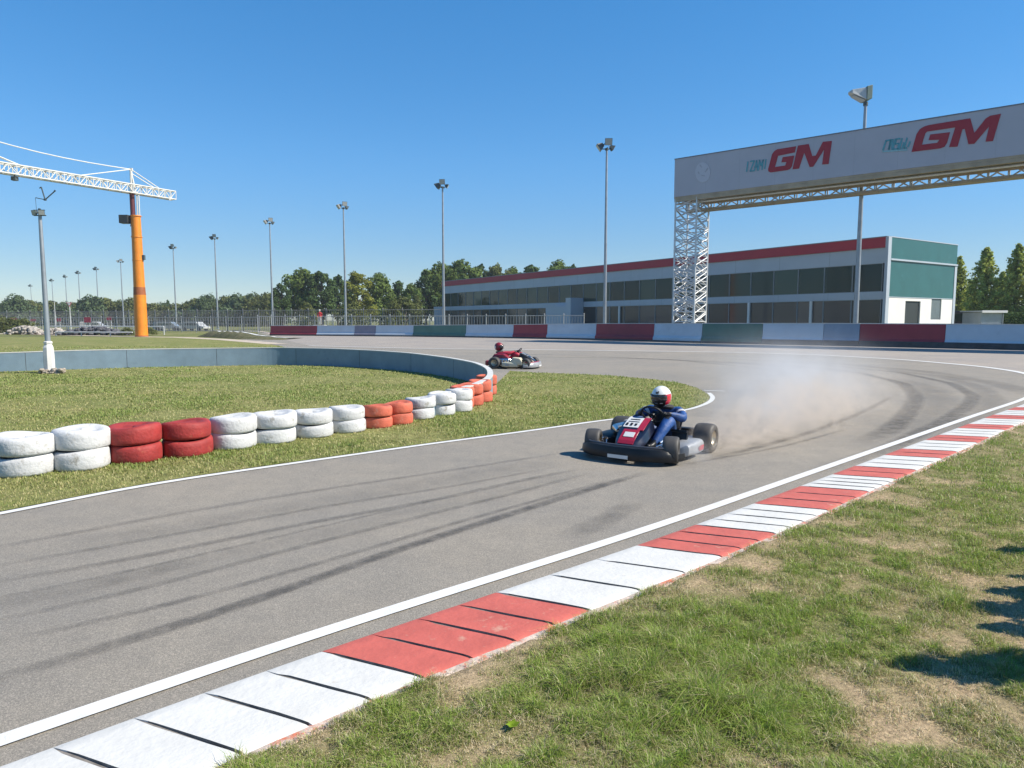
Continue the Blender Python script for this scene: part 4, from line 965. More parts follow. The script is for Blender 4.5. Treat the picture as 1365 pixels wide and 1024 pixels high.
# ------------------------------------------------------------------ trees
mBark = M('bark', (.10, .08, .06), .9, var=.3, scale=5, bump=.6)
def leaf_quads(P, N, size, mat, name, parent, tint):
    n = len(P); N = N / (np.linalg.norm(N, axis=1)[:, None] + 1e-9)
    r = rng.normal(size=(n, 3)); a = np.cross(N, r); a /= np.linalg.norm(a, axis=1)[:, None] + 1e-9; b = np.cross(N, a)
    s = size[:, None]
    V = np.stack([P - a * s, P + b * s * .7, P + a * s, P - b * s * .7], 1).reshape(-1, 3)
    me = bpy.data.meshes.new(name); me.vertices.add(4 * n); me.vertices.foreach_set('co', V.astype(np.float32).ravel())
    me.loops.add(4 * n); me.loops.foreach_set('vertex_index', np.arange(4 * n, dtype=np.int32))
    me.polygons.add(n); me.polygons.foreach_set('loop_start', np.arange(0, 4 * n, 4, dtype=np.int32))
    try: me.polygons.foreach_set('loop_total', np.full(n, 4, np.int32))
    except Exception: pass
    me.update(calc_edges=True); me.validate()
    t = me.attributes.new('tint', 'FLOAT', 'FACE'); t.data.foreach_set('value', np.clip(tint, 0, 1).astype(np.float32))
    me.materials.append(mat); o = bpy.data.objects.new(name, me); C.objects.link(o); o.parent = parent; return o
def broadleaf(name, h, w, lobes, per, leaf, mat, label, cat='tree', base=.12):
    t = thing(name, label, cat); tr_ = MB()
    tr_.tube([(0, 0, -.2), (.05 * w, 0, h * .25), (0, .04 * w, h * .5), (.02, 0, h * .8)], [h * .028, h * .022, h * .014, h * .005], 8)
    Ps, Ns, Ts = [], [], []
    for i in range(lobes):
        f = (i + .5) / lobes; ph = i * 2.4 + random.random(); zz = base + .12 + (.80 - base) * f
        rad = w * (.25 + .75 * math.sqrt(max(0, 1 - ((zz - .42) / .56) ** 2))) * random.uniform(.35, .78) * (1 if f < .85 else .4)
        c = np.array([math.cos(ph) * rad, math.sin(ph) * rad, zz * h]); lr = w * random.uniform(.30, .52) * (1 - .35 * f)
        tr_.tube([(0, 0, max(.15, zz - .22) * h), tuple(c * np.array([.5, .5, 1]) - np.array([0, 0, .06 * h])), tuple(c)], [h * .010, h * .007, h * .002], 5, False)
        d = rng.normal(size=(per, 3)); d /= np.linalg.norm(d, axis=1)[:, None]
        lump = 1 + .22 * np.sin(3 * d[:, 0] + 5 * d[:, 1] + i) + .15 * np.sin(7 * d[:, 2] + 2 * i)
        rr_ = lr * lump * np.cbrt(rng.uniform(.25, 1.05, per)); P = c + d * rr_[:, None] * np.array([1, 1, .8])
        P = P[P[:, 2] > base * h * .5]; dd = (P - c)
        Ps.append(P); Ns.append(dd / (np.linalg.norm(dd, axis=1)[:, None] + 1e-6) + rng.normal(0, .55, P.shape) + np.array([0, 0, .3])); Ts.append(rng.normal(.5, .2, len(P)) + random.uniform(-.2, .2))
    P = np.vstack(Ps)
    leaf_quads(P, np.vstack(Ns), leaf * rng.uniform(.6, 1.25, len(P)), mat, 'crown', t, np.concatenate(Ts))
    tr_.build('trunk', mBark, t, smooth=True); return t
def conifer(name, h, w, mat, label, n=14000, leaf=.15):
    t = thing(name, label, 'tree'); mb = MB(); mb.tube([(0, 0, -.2), (0, 0, h * .5), (0, 0, h * .97)], [h * .02, h * .012, h * .002], 8)
    Ps, Ns, Ts = [], [], []
    nb = 150
    for i in range(nb):
        f = (i / nb) ** .85; z = h * (.07 + .90 * f); a = i * 2.39996 + random.uniform(-.3, .3); ln = w * (1 - f) ** .82 * random.uniform(.70, 1.18) + .12
        up = random.uniform(-.12, .22) + .45 * f; m = int(n / nb * (.35 + 1.1 * (1 - f)))
        s = rng.random(m) ** .7; sp = .16 * ln + .10
        P = np.c_[math.cos(a) * ln * s, math.sin(a) * ln * s, z + ln * s * up - .25 * ln * s * (1 - s)] + rng.normal(0, 1, (m, 3)) * sp * np.array([.55, .55, .50]) * (1.1 - .5 * s)[:, None]
        Ps.append(P); Ns.append(rng.normal(0, 1, (m, 3)) + np.array([math.cos(a) * .6, math.sin(a) * .6, .9])); Ts.append(rng.normal(.42, .2, m) + .25 * s + random.uniform(-.12, .12))
        if i % 3 == 0: mb.tube([(0, 0, z), (math.cos(a) * ln * .8, math.sin(a) * ln * .8, z + ln * .8 * up)], [h * .004, h * .001], 4, False)
    P = np.vstack(Ps); leaf_quads(P, np.vstack(Ns), leaf * rng.uniform(.6, 1.3, len(P)), mat, 'crown', t, np.concatenate(Ts)); mb.build('trunk', mBark, t, smooth=True); return t
mL1 = leafmat('leaf_mid', (.110, .160, .052), .38, .6, (.135, .185, .052)); mL2 = leafmat('leaf_dark', (.080, .125, .048), .36, .55); mL3 = leafmat('leaf_yellow', (.20, .215, .045), .35, .45); mL4 = leafmat('leaf_olive', (.125, .142, .052), .32, .5)
mN = leafmat('needles', (.27, .315, .08), .40, .65, (.34, .38, .095)); mLb = leafmat('leaf_far', (.095, .135, .068), .3, .45)
protos = {}
def place(kind, px, pyt, D, label, group, ws=1.0, name=None):
    """tree of the given kind whose top shows at (px, pyt) from the photographer's place"""
    h = at(px, pyt, D).z; x = (px - 682.5) / F * D
    if kind not in protos:
        if kind == 'a': o = broadleaf('broadleaf_tree', 12, 4.6, 22, 330, .26, mL1, label)
        if kind == 'b': o = broadleaf('broadleaf_tree', 12, 3.6, 20, 330, .24, mL2, label)
        if kind == 'c': o = broadleaf('broadleaf_tree', 12, 3.5, 20, 330, .22, mL3, label)
        if kind == 'd': o = broadleaf('broadleaf_tree', 12, 4.8, 20, 330, .26, mL4, label)
        if kind == 'e': o = broadleaf('broadleaf_tree', 9, 6.5, 22, 240, .36, mLb, label, base=.02)
        if kind == 'f': o = broadleaf('broadleaf_tree', 8, 5.8, 22, 240, .36, mL4, label, base=.02)
        if kind == 's': o = broadleaf('bush', 3, 1.9, 12, 170, .12, mL4, label, 'bush', base=0)
        if kind == 'k': o = conifer('conifer_tree', 12, 3.3, mN, label)
        protos[kind] = (o, {'a': 12, 'b': 12, 'c': 12, 'd': 12, 'e': 9, 'f': 8, 's': 3, 'k': 12}[kind])
        t = o
    else:
        t = copy_tree(protos[kind][0]); t['label'] = label
    s = h / protos[kind][1]; t.scale = (s * ws, s * ws, s); t.location = (x, D, 0); t.rotation_euler = (0, 0, random.random() * 6.28)
    if group: t['group'] = group
    return t
gM = 'trees behind the barrier and the pit building'
for k, px, py, D, ws, lab in [
    ('b', 378, 375, 132, .9, 'small dark tree right beside the mast at the barrier end'), ('a', 405, 357, 136, .95, 'tall leafy tree, left one of the big pair behind the red person'), ('b', 431, 358, 134, .95, 'tall dark tree, right one of the big pair behind the red person'),
    ('b', 452, 363, 142, .7, 'slim dark tree just left of the mast before the big trees'), ('c', 478, 360, 128, 1.0, 'yellow-green tree just right of the mast before the big trees'), ('a', 508, 363, 134, .95, 'round green tree right of the yellow-green one'),
    ('b', 533, 371, 140, .85, 'dark tree second right of the yellow-green one'), ('a', 549, 377, 132, .7, 'shorter green tree before the dark trees near the building'), ('b', 569, 357, 138, .85, 'tall dark tree just left of the building end mast'), ('a', 587, 349, 140, .85, 'tallest green tree directly behind the building end mast'),
    ('d', 556, 392, 126, .5, 'small pale tree at the left end of the building'), ('a', 616, 345, 146, .9, 'tree top over the roof, first right of the building end mast'), ('b', 640, 348, 148, .75, 'tree top over the roof, second right of the building end mast'), ('d', 661, 351, 147, .8, 'olive tree top over the roof, third right of the building end mast'),
    ('a', 683, 355, 150, .7, 'lower tree top over the roof left of the wide round one'), ('b', 709, 349, 150, 1.0, 'wide round tree top above the middle of the roof'), ('a', 743, 346, 150, .85, 'tree top over the roof left of the tall mast'), ('b', 763, 348, 150, .5, 'narrow last tree top over the roof left of the tall mast')]:
    place(k, px, py, D, lab, gM, ws)
for px, py, D, ws, lab in [(412, 405, 108, .8, 'pale green bush in front of the big pair of trees'), (541, 398, 112, 1.1, 'brownish bush left of the building end'), (524, 403, 110, .8, 'low brown bush behind the fence under the dark tree'), (470, 404, 112, 1.0, 'dark bush at the foot of the mast before the big trees')]:
    place('s', px, py, D, lab, 'bushes behind the fence', ws)
gF = 'far trees along the left horizon'
far = [(-25, 404, 205, 'e', 1), (-2, 406, 210, 'f', 1), (14, 402, 205, 'e', .9), (28, 395, 200, 'e', .85), (43, 402, 206, 'f', .9), (57, 404, 212, 'e', 1), (72, 403, 215, 'f', 1), (88, 404, 210, 'e', 1), (103, 405, 214, 'f', 1), (117, 401, 205, 'e', .8), (128, 396, 200, 'e', .9), (143, 399, 203, 'f', .9), (158, 403, 212, 'e', 1), (169, 402, 208, 'e', .9), (179, 399, 202, 'f', .8),
       (194, 405, 214, 'e', 1), (208, 406, 210, 'f', 1), (222, 405, 214, 'e', 1), (227, 398, 216, 'b', .45), (237, 406, 210, 'f', 1), (252, 404, 206, 'e', 1), (264, 400, 206, 'f', .9), (273, 396, 202, 'e', .6), (282, 394, 204, 'e', .5), (290, 402, 208, 'f', 1), (303, 397, 200, 'f', .9), (315, 394, 196, 'e', .8), (327, 397, 200, 'f', .9), (337, 393, 196, 'e', .75), (347, 396, 192, 'f', .9), (358, 393, 186, 'f', .8), (368, 392, 190, 'e', .8)]
names = {4: 'prominent bushy tree poking up left of the near lamp post', 10: 'tallest dark tree between the near lamp post and the crane', 18: 'tiny tree standing alone above the far tree line right of the crane', 14: 'far tree right behind the orange crane mast'}
for i, (px, py, D, k, ws) in enumerate(far):
    if i == 18: lab = names[18]
    elif i == 3: lab = names[4]
    elif i == 10: lab = names[10]
    elif i == 14: lab = names[14]
    elif px < 62: lab = 'low dark tree of the far line left of the near lamp post'
    elif px < 186: lab = 'low tree of the far line between near lamp post and crane'
    elif px < 292: lab = 'low tree of the far line between the crane and the next masts'
    else: lab = 'olive tree of the far line left of the barrier end'
    place(k, px, py, D, lab, gF, ws)
gC = 'conifers right of the building'
for px, py, D, ws, lab in [(1272, 339, 92, .85, 'yellow-green conifer half hidden by the teal building end'), (1307, 327, 88, 1.0, 'full conifer left of the darkest one, above the small shed'), (1349, 322, 86, .95, 'tall dark conifer at the right edge of the photo'), (1330, 360, 100, 1.1, 'shorter conifer in the gap between the two tall ones'), (1381, 345, 84, 1.0, 'bright conifer cut by the right edge'), (1290, 372, 104, 1.1, 'low conifer behind the small shed')]:
    place('k', px, py, D, lab, gC, ws)
for px, lab in ((1430, 'conifer beyond the right edge of the photo'),): place('k', px, 335, 86, lab, gC, 1)
# dark hedge
mb_t = thing('hedge', 'dark clipped hedge behind the barrier at the far right', 'hedge', fx(1345, 62)); P = rng.uniform((-2.4, -.5, .0), (5.5, .5, 2.45), (5200, 3)); leaf_quads(P, rng.normal(size=P.shape) + np.array([0, -.4, .5]), .10 * rng.uniform(.6, 1.3, len(P)), mL2, 'foliage', mb_t, rng.normal(.4, .2, len(P)))
mb = MB(); [mb.tube([(x, 0, -.1), (x + .1, .05, 1.6)], [.04, .015], 5) for x in np.arange(-2, 5.3, .8)]; mb.build('stem', mBark, mb_t)

# ------------------------------------------------------------------ small things behind the barrier and far left
s0 = fx(1307, 61); t = thing('shed', 'small white corrugated shed with flat roof right of the building', 'shed', s0, .15)
mShed = M('shed_sheet', (.46, .48, .50), .5, var=.1, scale=2); mb = MB(); prof_ = []
for i in range(49): prof_.append((-1.12 + 2.24 * i / 48, -.02 if i % 2 else .02))
vs = [(x, -1.0 + y, 0) for x, y in prof_] + [(x, -1.0 + y, 2.45) for x, y in prof_]; mb.add(vs, [(i, i + 1, 50 + i, 49 + i) for i in range(48)]); mb.box((0, .05, 1.22), (2.2, 1.98, 2.44)); mb.build('wall', mShed, t)
mb = MB(); mb.box((0, 0, 2.53), (2.5, 2.4, .10)); mb.box((0, -1.24, 2.5), (2.5, .05, .2)); mb.build('roof', mWhite2, t)
mb = MB(); mb.box((1.0, -1.06, 1.2), (.09, .07, 2.4)); mb.box((-.1, -1.05, 1.45), (2.1, .04, .07)); mb.build('trim', mFr, t)
def van(name, label, loc, rz, body, L=4.6, hgt=2.0, cat='van'):
    t = thing(name, label, cat, loc, rz); mb = MB(); w = .9
    side = [(-L / 2, .35), (-L / 2, hgt * .92), (-L / 2 + .15, hgt), (L * .16, hgt), (L * .34, hgt * .58), (L * .49, hgt * .5), (L / 2, .4)]
    mb.loft([[Vector((x, y, z)) for x, z in side] for y in (-w, w)]); mb.build('body', body, t, bevel=.05)
    mb = MB(); mb.box((-.05 * L, -w - .004, hgt * .76), (L * .5, .01, hgt * .26)); mb.box((-.05 * L, w + .004, hgt * .76), (L * .5, .01, hgt * .26)); mb.build('window', mPane, t)
    wh = MB(); wh.lathe([(.0, -.09), (.2, -.09), (.31, -.08), (.32, 0), (.31, .08), (.2, .09), (.0, .09)], 18, Matrix.Rotation(PI / 2, 4, 'X')); f = None
    for x in (-L * .31, L * .30):
        for y in (-w + .02, w - .02):
            if f is None: f = o = wh.build('wheel', mTin, t, smooth=True)
            else: o = f.copy(); C.objects.link(o); o.parent = t
            o.location = (x, y, .32)
    for y in (-.6, .6):
        a = MB(); a.box((-L / 2 - .01, y, .95), (.03, .16, .3)); a.build('tail_lamp', mFas, t); a = MB(); a.box((L / 2 - .05, y, .75), (.05, .25, .14)); a.build('headlight', mGlass, t)
    return t
van('parked_van', 'dark van parked between the teal building end and the white shed', fx(1281, 63), 2.2, M('van_dark', (.05, .045, .055), .35, var=.1, coat=.3), 4.2, 2.6)
for px, D, rz_, c_, nm in ((226, 113, .1, (.20, .23, .26), 'grey parked car behind the far fences just right of the crane'), (262, 111, -.2, (.45, .46, .46), 'white parked car behind the far fences left of the grassy bank'), (128, 121, .25, (.5, .5, .5), 'white parked car behind the far fences between near lamp post and crane')):
    van('parked_car', nm, fx(px, D), rz_, M('car_paint_%d' % px, c_, .3, var=.08, coat=.4), 4.2, 1.5, 'car')
# red boards, sign, bushes, rubble on the far left
mRb = M('board_red', (.30, .03, .06), .7, var=.3, scale=2, c2=(.20, .12, .13), thr=.55)
for px, py, D, w, hgt, lab in [(22, 424, 112, 1.0, .5, 'small red board far left before the reddish bush'), (80, 424.5, 113, .9, .5, 'small red board just right of the near lamp post'), (119, 423, 104, 1.0, .8, 'larger crimson board between near lamp post and crane'), (148, 422.5, 110, .8, .55, 'crimson board nearest to the orange crane'), (47, 425.5, 114, 1.0, .35, 'low red board left behind the near lamp post')]:
    p = fx(px, D); t = thing('marker_board', lab, 'board', p); zt = at(px, py, D).z
    mb = MB(); mb.box((0, -.05, zt - hgt / 2), (w, .05, hgt)); mb.build('board', mRb, t, bevel=.01); mb = MB(); [mb.tube([(x, 0, -.05), (x, 0, zt)], .035, 6) for x in (-w * .35, w * .35)]; mb.build('post', mPale, t)
p = fx(96.5, 92); t = thing('road_sign', 'thin post with small pink and white triangular sign far left', 'sign', p)
mb = MB(); mb.tube([(0, 0, -.05), (0, 0, 3.9)], .045, 6); mb.build('post', mPale, t); mb = MB(); mb.prism([(-.38, .62), (.38, .62), (0, 0)], (0, -.06, 3.5), (1, 0, 0), (0, 0, 1), .03); sg = mb.build('sign_plate', M('sign_pink', (.55, .22, .22), .5), t); mb = MB(); mb.prism([(-.2, .54), (.2, .54), (0, .2)], (0, -.095, 3.5), (1, 0, 0), (0, 0, 1), .02); mb.build('sign_field', mWhite2, sg)
p = fx(76.5, 94); t = thing('flag_pole', 'thin bare pole rising over the far fence right of the near lamp post', 'pole', p); mb = MB(); mb.tube([(0, 0, -.05), (0, 0, 4.2)], [.05, .03], 6); mb.lathe([(.001, 4.3), (.06, 4.24), (.03, 4.18)], 8); mb.build('pole', mPale, t)
for px, py, D, ws, lab in [(3, 422, 98, 1.6, 'reddish bush cut by the left edge'), (16, 424, 97, 1.4, 'dark bush left of the yellow-green one'), (34, 425, 96, 1.6, 'yellow-green bush left of the near lamp post'), (197, 437, 80, 2.0, 'low grey-green bush behind the crane foot'), (172, 437, 79, 1.5, 'dark low bush at the right end of the rubble heap')]:
    place('s', px, py, D, lab, 'bushes on the far left', ws)
mRk = M('rubble_pale', (.33, .30, .27), .9, var=.3, scale=3); mRd = M('rubble_dark', (.08, .08, .095), .9, var=.4, scale=3)
def rubble(name, px0, px1, D, hgt, mat, lab, seed, n=240):
    rr = random.Random(seed); mb = MB(); a, b = fx(px0, D), fx(px1, D)
    for i in range(n):
        f = rr.random(); e = hgt * (1 - abs(2 * f - 1) ** 2.2) * rr.random() ** .7; c = a.lerp(b, f) + Vector((0, rr.uniform(-.9, .9) * (1 - e / hgt * .6), e * .9 + .05)); rock(mb, c, rr.uniform(.12, .34), rr)
    return tag(mb.build(name, mat), lab, 'rubble', kind='stuff')
rubble('rubble_pale', 14, 58, 84, 1.05, mRk, 'heap of pale broken stones left of the near lamp post', 1); rubble('rubble_mixed', 62, 90, 83, .75, mRk, 'low heap of pale broken stones right of the near lamp post', 2, 150); rubble('rubble_dark', 84, 170, 80, .95, mRd, 'long heap of dark rubble left of the crane foot', 3, 420)
# grass bank with pale strip on top
bk = [G(a, b) for a, b in [(262, 449), (300, 451.5), (340, 453), (370, 453.6), (380, 453.2)]]; BKp = smoothline(bk, .5, 4); mb = MB(); rows = []
for i in range(len(BKp)):
    f = i / (len(BKp) - 1); hh = .60 * min(1, f * 5 + .2) * min(1, (1 - f) * 2.2 + .12); x, y = BKp[i]; nz = .12 * mnoise.noise(Vector((x, y, 0)))
    rows.append([Vector((x, y, -.02)), Vector((x - .05, y + .6, hh * .55 + nz * .5)), Vector((x - .1, y + 1.6, hh + nz)), Vector((x - .15, y + 4, hh)), Vector((x - .2, y + 7, -.02))])
mb.loft(rows, False); mBk, n_, p_ = newmat('bank_turf'); grass_ground(mBk, n_, p_, (.2, .15, .09), (.075, .085, .035), (.17, .15, .09), sc=2.2); grass_bank = mb.build('grass_bank', mBk, smooth=True); tag(grass_bank, 'low dark grassy bank at the left end of the barrier', 'bank', kind='structure')
mb = MB(); vs = []
for i, r_ in enumerate(rows): vs += [r_[2].lerp(r_[3], .15) + Vector((0, 0, .03)), r_[2].lerp(r_[3], .5) + Vector((0, 0, .03))]
mb.add(vs, [(2 * i, 2 * i + 1, 2 * i + 3, 2 * i + 2) for i in range(len(rows) - 1)]); tag(mb.build('bank_kerb', mCope), 'pale concrete strip along the top of the grassy bank', 'kerb', kind='structure')
pp = smoothline([G(a, b) for a, b in [(150, 439.6), (240, 439.6), (300, 440.5), (345, 442), (372, 446)]], .8, 2); mb = MB(); strip_mesh(offset(pp, -.7), offset(pp, .7), .022, mb); tag(mb.build('service_road', mPath), 'pale service road crossing the far left paddock', 'road', kind='structure')
# ------------------------------------------------------------------ karts
SY = .105
mTyreK, n_, p_ = newmat('kart_tyre'); p_.inputs['Base Color'].default_value = (.030, .030, .031, 1); p_.inputs['Roughness'].default_value = .62
tc_ = nd(n_, 'ShaderNodeTexCoord'); nz_ = nd(n_, 'ShaderNodeTexNoise', Scale=9.0, Detail=6.0); rp_ = nd(n_, 'ShaderNodeValToRGB'); n_.links.new(tc_.outputs['Object'], nz_.inputs['Vector'])
rp_.color_ramp.elements[0].color = (.022, .022, .023, 1); rp_.color_ramp.elements[1].color = (.075, .07, .064, 1); n_.links.new(nz_.outputs['Fac'], rp_.inputs['Fac']); n_.links.new(rp_.outputs['Color'], p_.inputs['Base Color'])
mRim = M('rim_metal', (.55, .48, .36), .35, metal=.8, var=.15, scale=12); mChr = M('chrome', (.60, .60, .60), .22, metal=1.0, var=.1, scale=20); mBlk = M('kart_black', (.010, .011, .013), .42, var=.3, scale=9, c2=(.045, .045, .045), thr=.62, spec=.35)
mNav = M('kart_navy', (.006, .009, .024), .3, var=.2, scale=6, coat=.6); mKred = M('kart_red', (.36, .012, .03), .3, var=.1, scale=6, coat=.5); mKwh = M('kart_white', (.62, .62, .60), .4, var=.06, scale=8, c2=(.35, .35, .36), thr=.64)
mSilv = M('kart_silver', (.32, .33, .34), .42, metal=.3, var=.15, scale=8, c2=(.12, .12, .13), thr=.58); mSeat = M('seat_shell', (.03, .03, .033), .5, var=.2); mFrame = M('chassis_paint', (.10, .10, .11), .4, metal=.4)
def wheel(parent, loc, r, w, steer=0.0):
    rot = Matrix.Rotation(PI / 2, 4, 'X')
    h = w / 2; ri = r * .55
    prof = [(ri, -h * .80), (ri * 1.06, -h * .97), (r * .80, -h), (r * .93, -h * .93), (r * .985, -h * .74), (r, -h * .4), (r * 1.004, 0), (r, h * .4), (r * .985, h * .74), (r * .93, h * .93), (r * .80, h), (ri * 1.06, h * .97), (ri, h * .80)]
    wo = bpy.data.objects.new('wheel', None); C.objects.link(wo); wo.parent = parent; wo.location = loc; wo.rotation_euler = (0, 0, steer); wo.empty_display_size = .1
    mb = MB(); mb.lathe(prof, 40, rot, closed=True); mb.build('tyre', mTyreK, wo, smooth='full')
    mb = MB(); mb.lathe([(ri * .99, -h * .82), (ri * .97, -h * .70), (ri * .80, -h * .55), (ri * .42, -h * .40), (ri * .40, -h * .1), (ri * .40, h * .2), (ri * .42, h * .40), (ri * .80, h * .55), (ri * .97, h * .70), (ri * .99, h * .82)], 28, rot)
    mb.lathe([(.001, -h * .62), (ri * .28, -h * .60), (ri * .30, -h * .3), (ri * .30, h * .3), (ri * .28, h * .6), (.001, h * .62)], 12, rot)
    for k in range(6): a = k * PI / 3; mb.lathe([(.001, -h * .50), (ri * .07, -h * .49), (ri * .07, h * .49), (.001, h * .5)], 8, Matrix.Translation((math.cos(a) * ri * .6, 0, math.sin(a) * ri * .6)) @ rot)
    mb.build('rim', mRim, wo, smooth=True); return wo
def rrect(y0, y1, z0, z1, r, x, n=4):
    pts = []
    for cy_, cz_, a0 in ((y1 - r, z1 - r, 0), (y0 + r, z1 - r, PI / 2), (y0 + r, z0 + r, PI), (y1 - r, z0 + r, 1.5 * PI)):
        for k in range(n + 1): a = a0 + PI / 2 * k / n; pts.append(Vector((x, cy_ + r * math.cos(a), cz_ + r * math.sin(a))))
    return pts
def make_kart(label, loc, rz, pal, steer, details=True):
    k = thing('go_kart', label, 'go-kart', loc, rz, 'racing karts on the track')
    # chassis: floor tray and tubes
    mb = MB(); mb.loft([rrect(-.30, .30, .035, .05, .006, -.5, 1), rrect(-.30, .30, .035, .05, .006, .2, 1), rrect(-.22, .22, .035, .05, .006, .62, 1)]); mb.build('floor_tray', mFrame, k)
    mb = MB()
    for s in (-1, 1):
        mb.tube([(-.72, .25 * s, .07), (-.3, .33 * s, .07), (.1, .32 * s, .07), (.45, .24 * s, .07), (.70, .20 * s, .07)], .016, 8); mb.tube([(.45, .24 * s, .07), (.52, .40 * s, .10)], .016, 8)
        mb.tube([(-.28, .33 * s, .07), (-.28, .55 * s, .09), (.26, .55 * s, .09), (.26, .30 * s, .07)], .013, 8)
        mb.tube([(.52, .40 * s, .05), (.52, .40 * s, .20)], .014, 8); mb.tube([(.52, .40 * s, .15), (.52, .52 * s, .15)], .012, 8); mb.tube([(.40, .05 * s, .12), (.50, .38 * s, .13)], .008, 6)
    for x in (-.7, -.3, .3, .68): mb.tube([(x, -.30, .07), (x, .30, .07)], .015, 8)
    mb.build('chassis', mFrame, k, smooth=True)
    mb = MB(); mb.tube([(-.50, -.60, .17), (-.50, .60, .17)], .02, 10); mb.lathe([(.001, -.01), (.09, -.01), (.09, .01), (.001, .01)], 20, Matrix.Translation((-.5, -.12, .17)) @ Matrix.Rotation(PI / 2, 4, 'X')); mb.build('rear_axle', mChr, k, smooth=True)
    for s in (-1, 1): wheel(k, (.52, .53 * s, .168), .168, .19, steer); wheel(k, (-.50, .60 * s, .188), .188, .25)
    # front bumper fairing
    path = [(.46, -.63), (.60, -.61), (.73, -.49), (.79, -.28), (.81, 0), (.79, .28), (.73, .49), (.60, .61), (.46, .63)]
    P = smoothline(path, .06, 2); rings = []
    for i, p in enumerate(P):
        tt = P[min(i + 1, len(P) - 1)] - P[max(i - 1, 0)]; tt = tt / np.linalg.norm(tt); nrm = Vector((tt[1], -tt[0], 0)); e = min(1, .55 + .45 * min(i, len(P) - 1 - i) / 5)
        pr = [(-.06, .045), (.0, .035), (.05, .05), (.062, .09), (.055, .14), (.035, .185 * e + .01), (-.01, .200 * e + .005), (-.06, .19 * e)]
        rings.append([Vector((p[0], p[1], 0)) + nrm * a + Vector((0, 0, z)) for a, z in pr])
    mb = MB(); mb.loft(rings); fb = mb.build('front_bumper', pal['bumper'], k, smooth=True)
    mb = MB(); mb.loft([[Vector((.874, y, z)) for y, z in ((-.15, .062), (.12, .062), (.12, .105), (-.15, .105))], [Vector((.868, y, z)) for y, z in ((-.15, .062), (.12, .062), (.12, .105), (-.15, .105))]])
    mb.build('sticker', mKwh, fb)
    mb = MB(); mb.tube([(.42, .10, .13), (.50, .40, .15)], .011, 8); mb.tube([(.42, -.10, .13), (.50, -.40, .15)], .011, 8); mb.tube([(.30, .26, .10), (.36, .33, .22), (.28, .36, .26), (.12, .34, .20)], .022, 8); mb.tube([(.36, .25, .09), (.44, .31, .17), (.36, .36, .20)], .014, 8); mb.build('steering_rod', mChr, k, smooth=True)
    mb = MB(); mb.tube([(x, y, .208) for x, y in [(.50, -.60), (.62, -.58), (.72, -.45), (.77, -.2), (.78, 0), (.77, .2), (.72, .45), (.62, .58), (.50, .60)]], .013, 8); mb.build('bumper_tube', pal['tube'], fb, smooth=True)
    # nose fairing
    rows = [(.73, .11, .175, .03), (.66, .15, .255, .04), (.52, .18, .35, .05), (.38, .185, .425, .05), (.27, .17, .475, .045), (.22, .14, .488, .03)]
    rings = []
    for x, hw, zt, dp in rows:
        rings.append([Vector((x - .02, -hw - .03, zt - dp - .07)), Vector((x, -hw, zt - .02)), Vector((x + .005, -hw * .6, zt)), Vector((x + .008, 0, zt + .008)), Vector((x + .005, hw * .6, zt)), Vector((x, hw, zt - .02)), Vector((x - .02, hw + .03, zt - dp - .07)), Vector((x - .05, hw, zt - dp - .09)), Vector((x - .05, -hw, zt - dp - .09))])
    mb = MB(); mb.loft(rings); nf = mb.build('nose_fairing', pal['nose'], k, smooth=True)
    def nose_patch(x0, x1, y0, y1, lift=.012):
        v = []; N = 6
        xs = [r[0] for r in rows][::-1]; zs = [r[2] for r in rows][::-1]
        for i in range(N + 1):
            x = x0 + (x1 - x0) * i / N; z = np.interp(x, xs, zs); v.append((x, z))
        m = MB(); vs = []
        for x, z in v:
            for y in (y0, y1): vs.append(Vector((x + lift * .6, y, z + lift)))
        for x, z in v:
            for y in (y0, y1): vs.append(Vector((x + lift * .6 - .004, y, z + lift - .006)))
        n2 = 2 * (N + 1); fs = [(2 * i, 2 * i + 1, 2 * i + 3, 2 * i + 2) for i in range(N)] + [(n2 + 2 * i, n2 + 2 * i + 2, n2 + 2 * i + 3, n2 + 2 * i + 1) for i in range(N)]
        fs += [(2 * i, 2 * i + 2, n2 + 2 * i + 2, n2 + 2 * i) for i in range(N)] + [(2 * i + 1, n2 + 2 * i + 1, n2 + 2 * i + 3, 2 * i + 3) for i in range(N)]; fs += [(0, n2, n2 + 1, 1), (2 * N, 2 * N + 1, n2 + 2 * N + 1, n2 + 2 * N)]
        return m.add(vs, fs)
    nose_patch(.26, .46, -.14, .065).build('number_plate', pal['plate'], nf); nose_patch(.24, .50, .07, .155).build('nose_stripe', pal['stripe'], nf); nose_patch(.50, .70, -.10, .11).build('nose_panel', pal['stripe'], nf); nose_patch(.55, .62, -.06, .075, .017).build('nose_emblem', pal['plate'], nf)
    m = MB()
    for (x0, x1, y0, y1) in ((.30, .315, -.10, .03), (.35, .36, -.11, .04), (.385, .435, -.12, -.09), (.385, .435, -.06, -.03), (.39, .43, .0, .03)):
        for q in (0,): v = nose_patch(x0, x1, y0, y1, .016); m.add(v.v, v.f)
    m.build('plate_lettering', mBlk, nf)
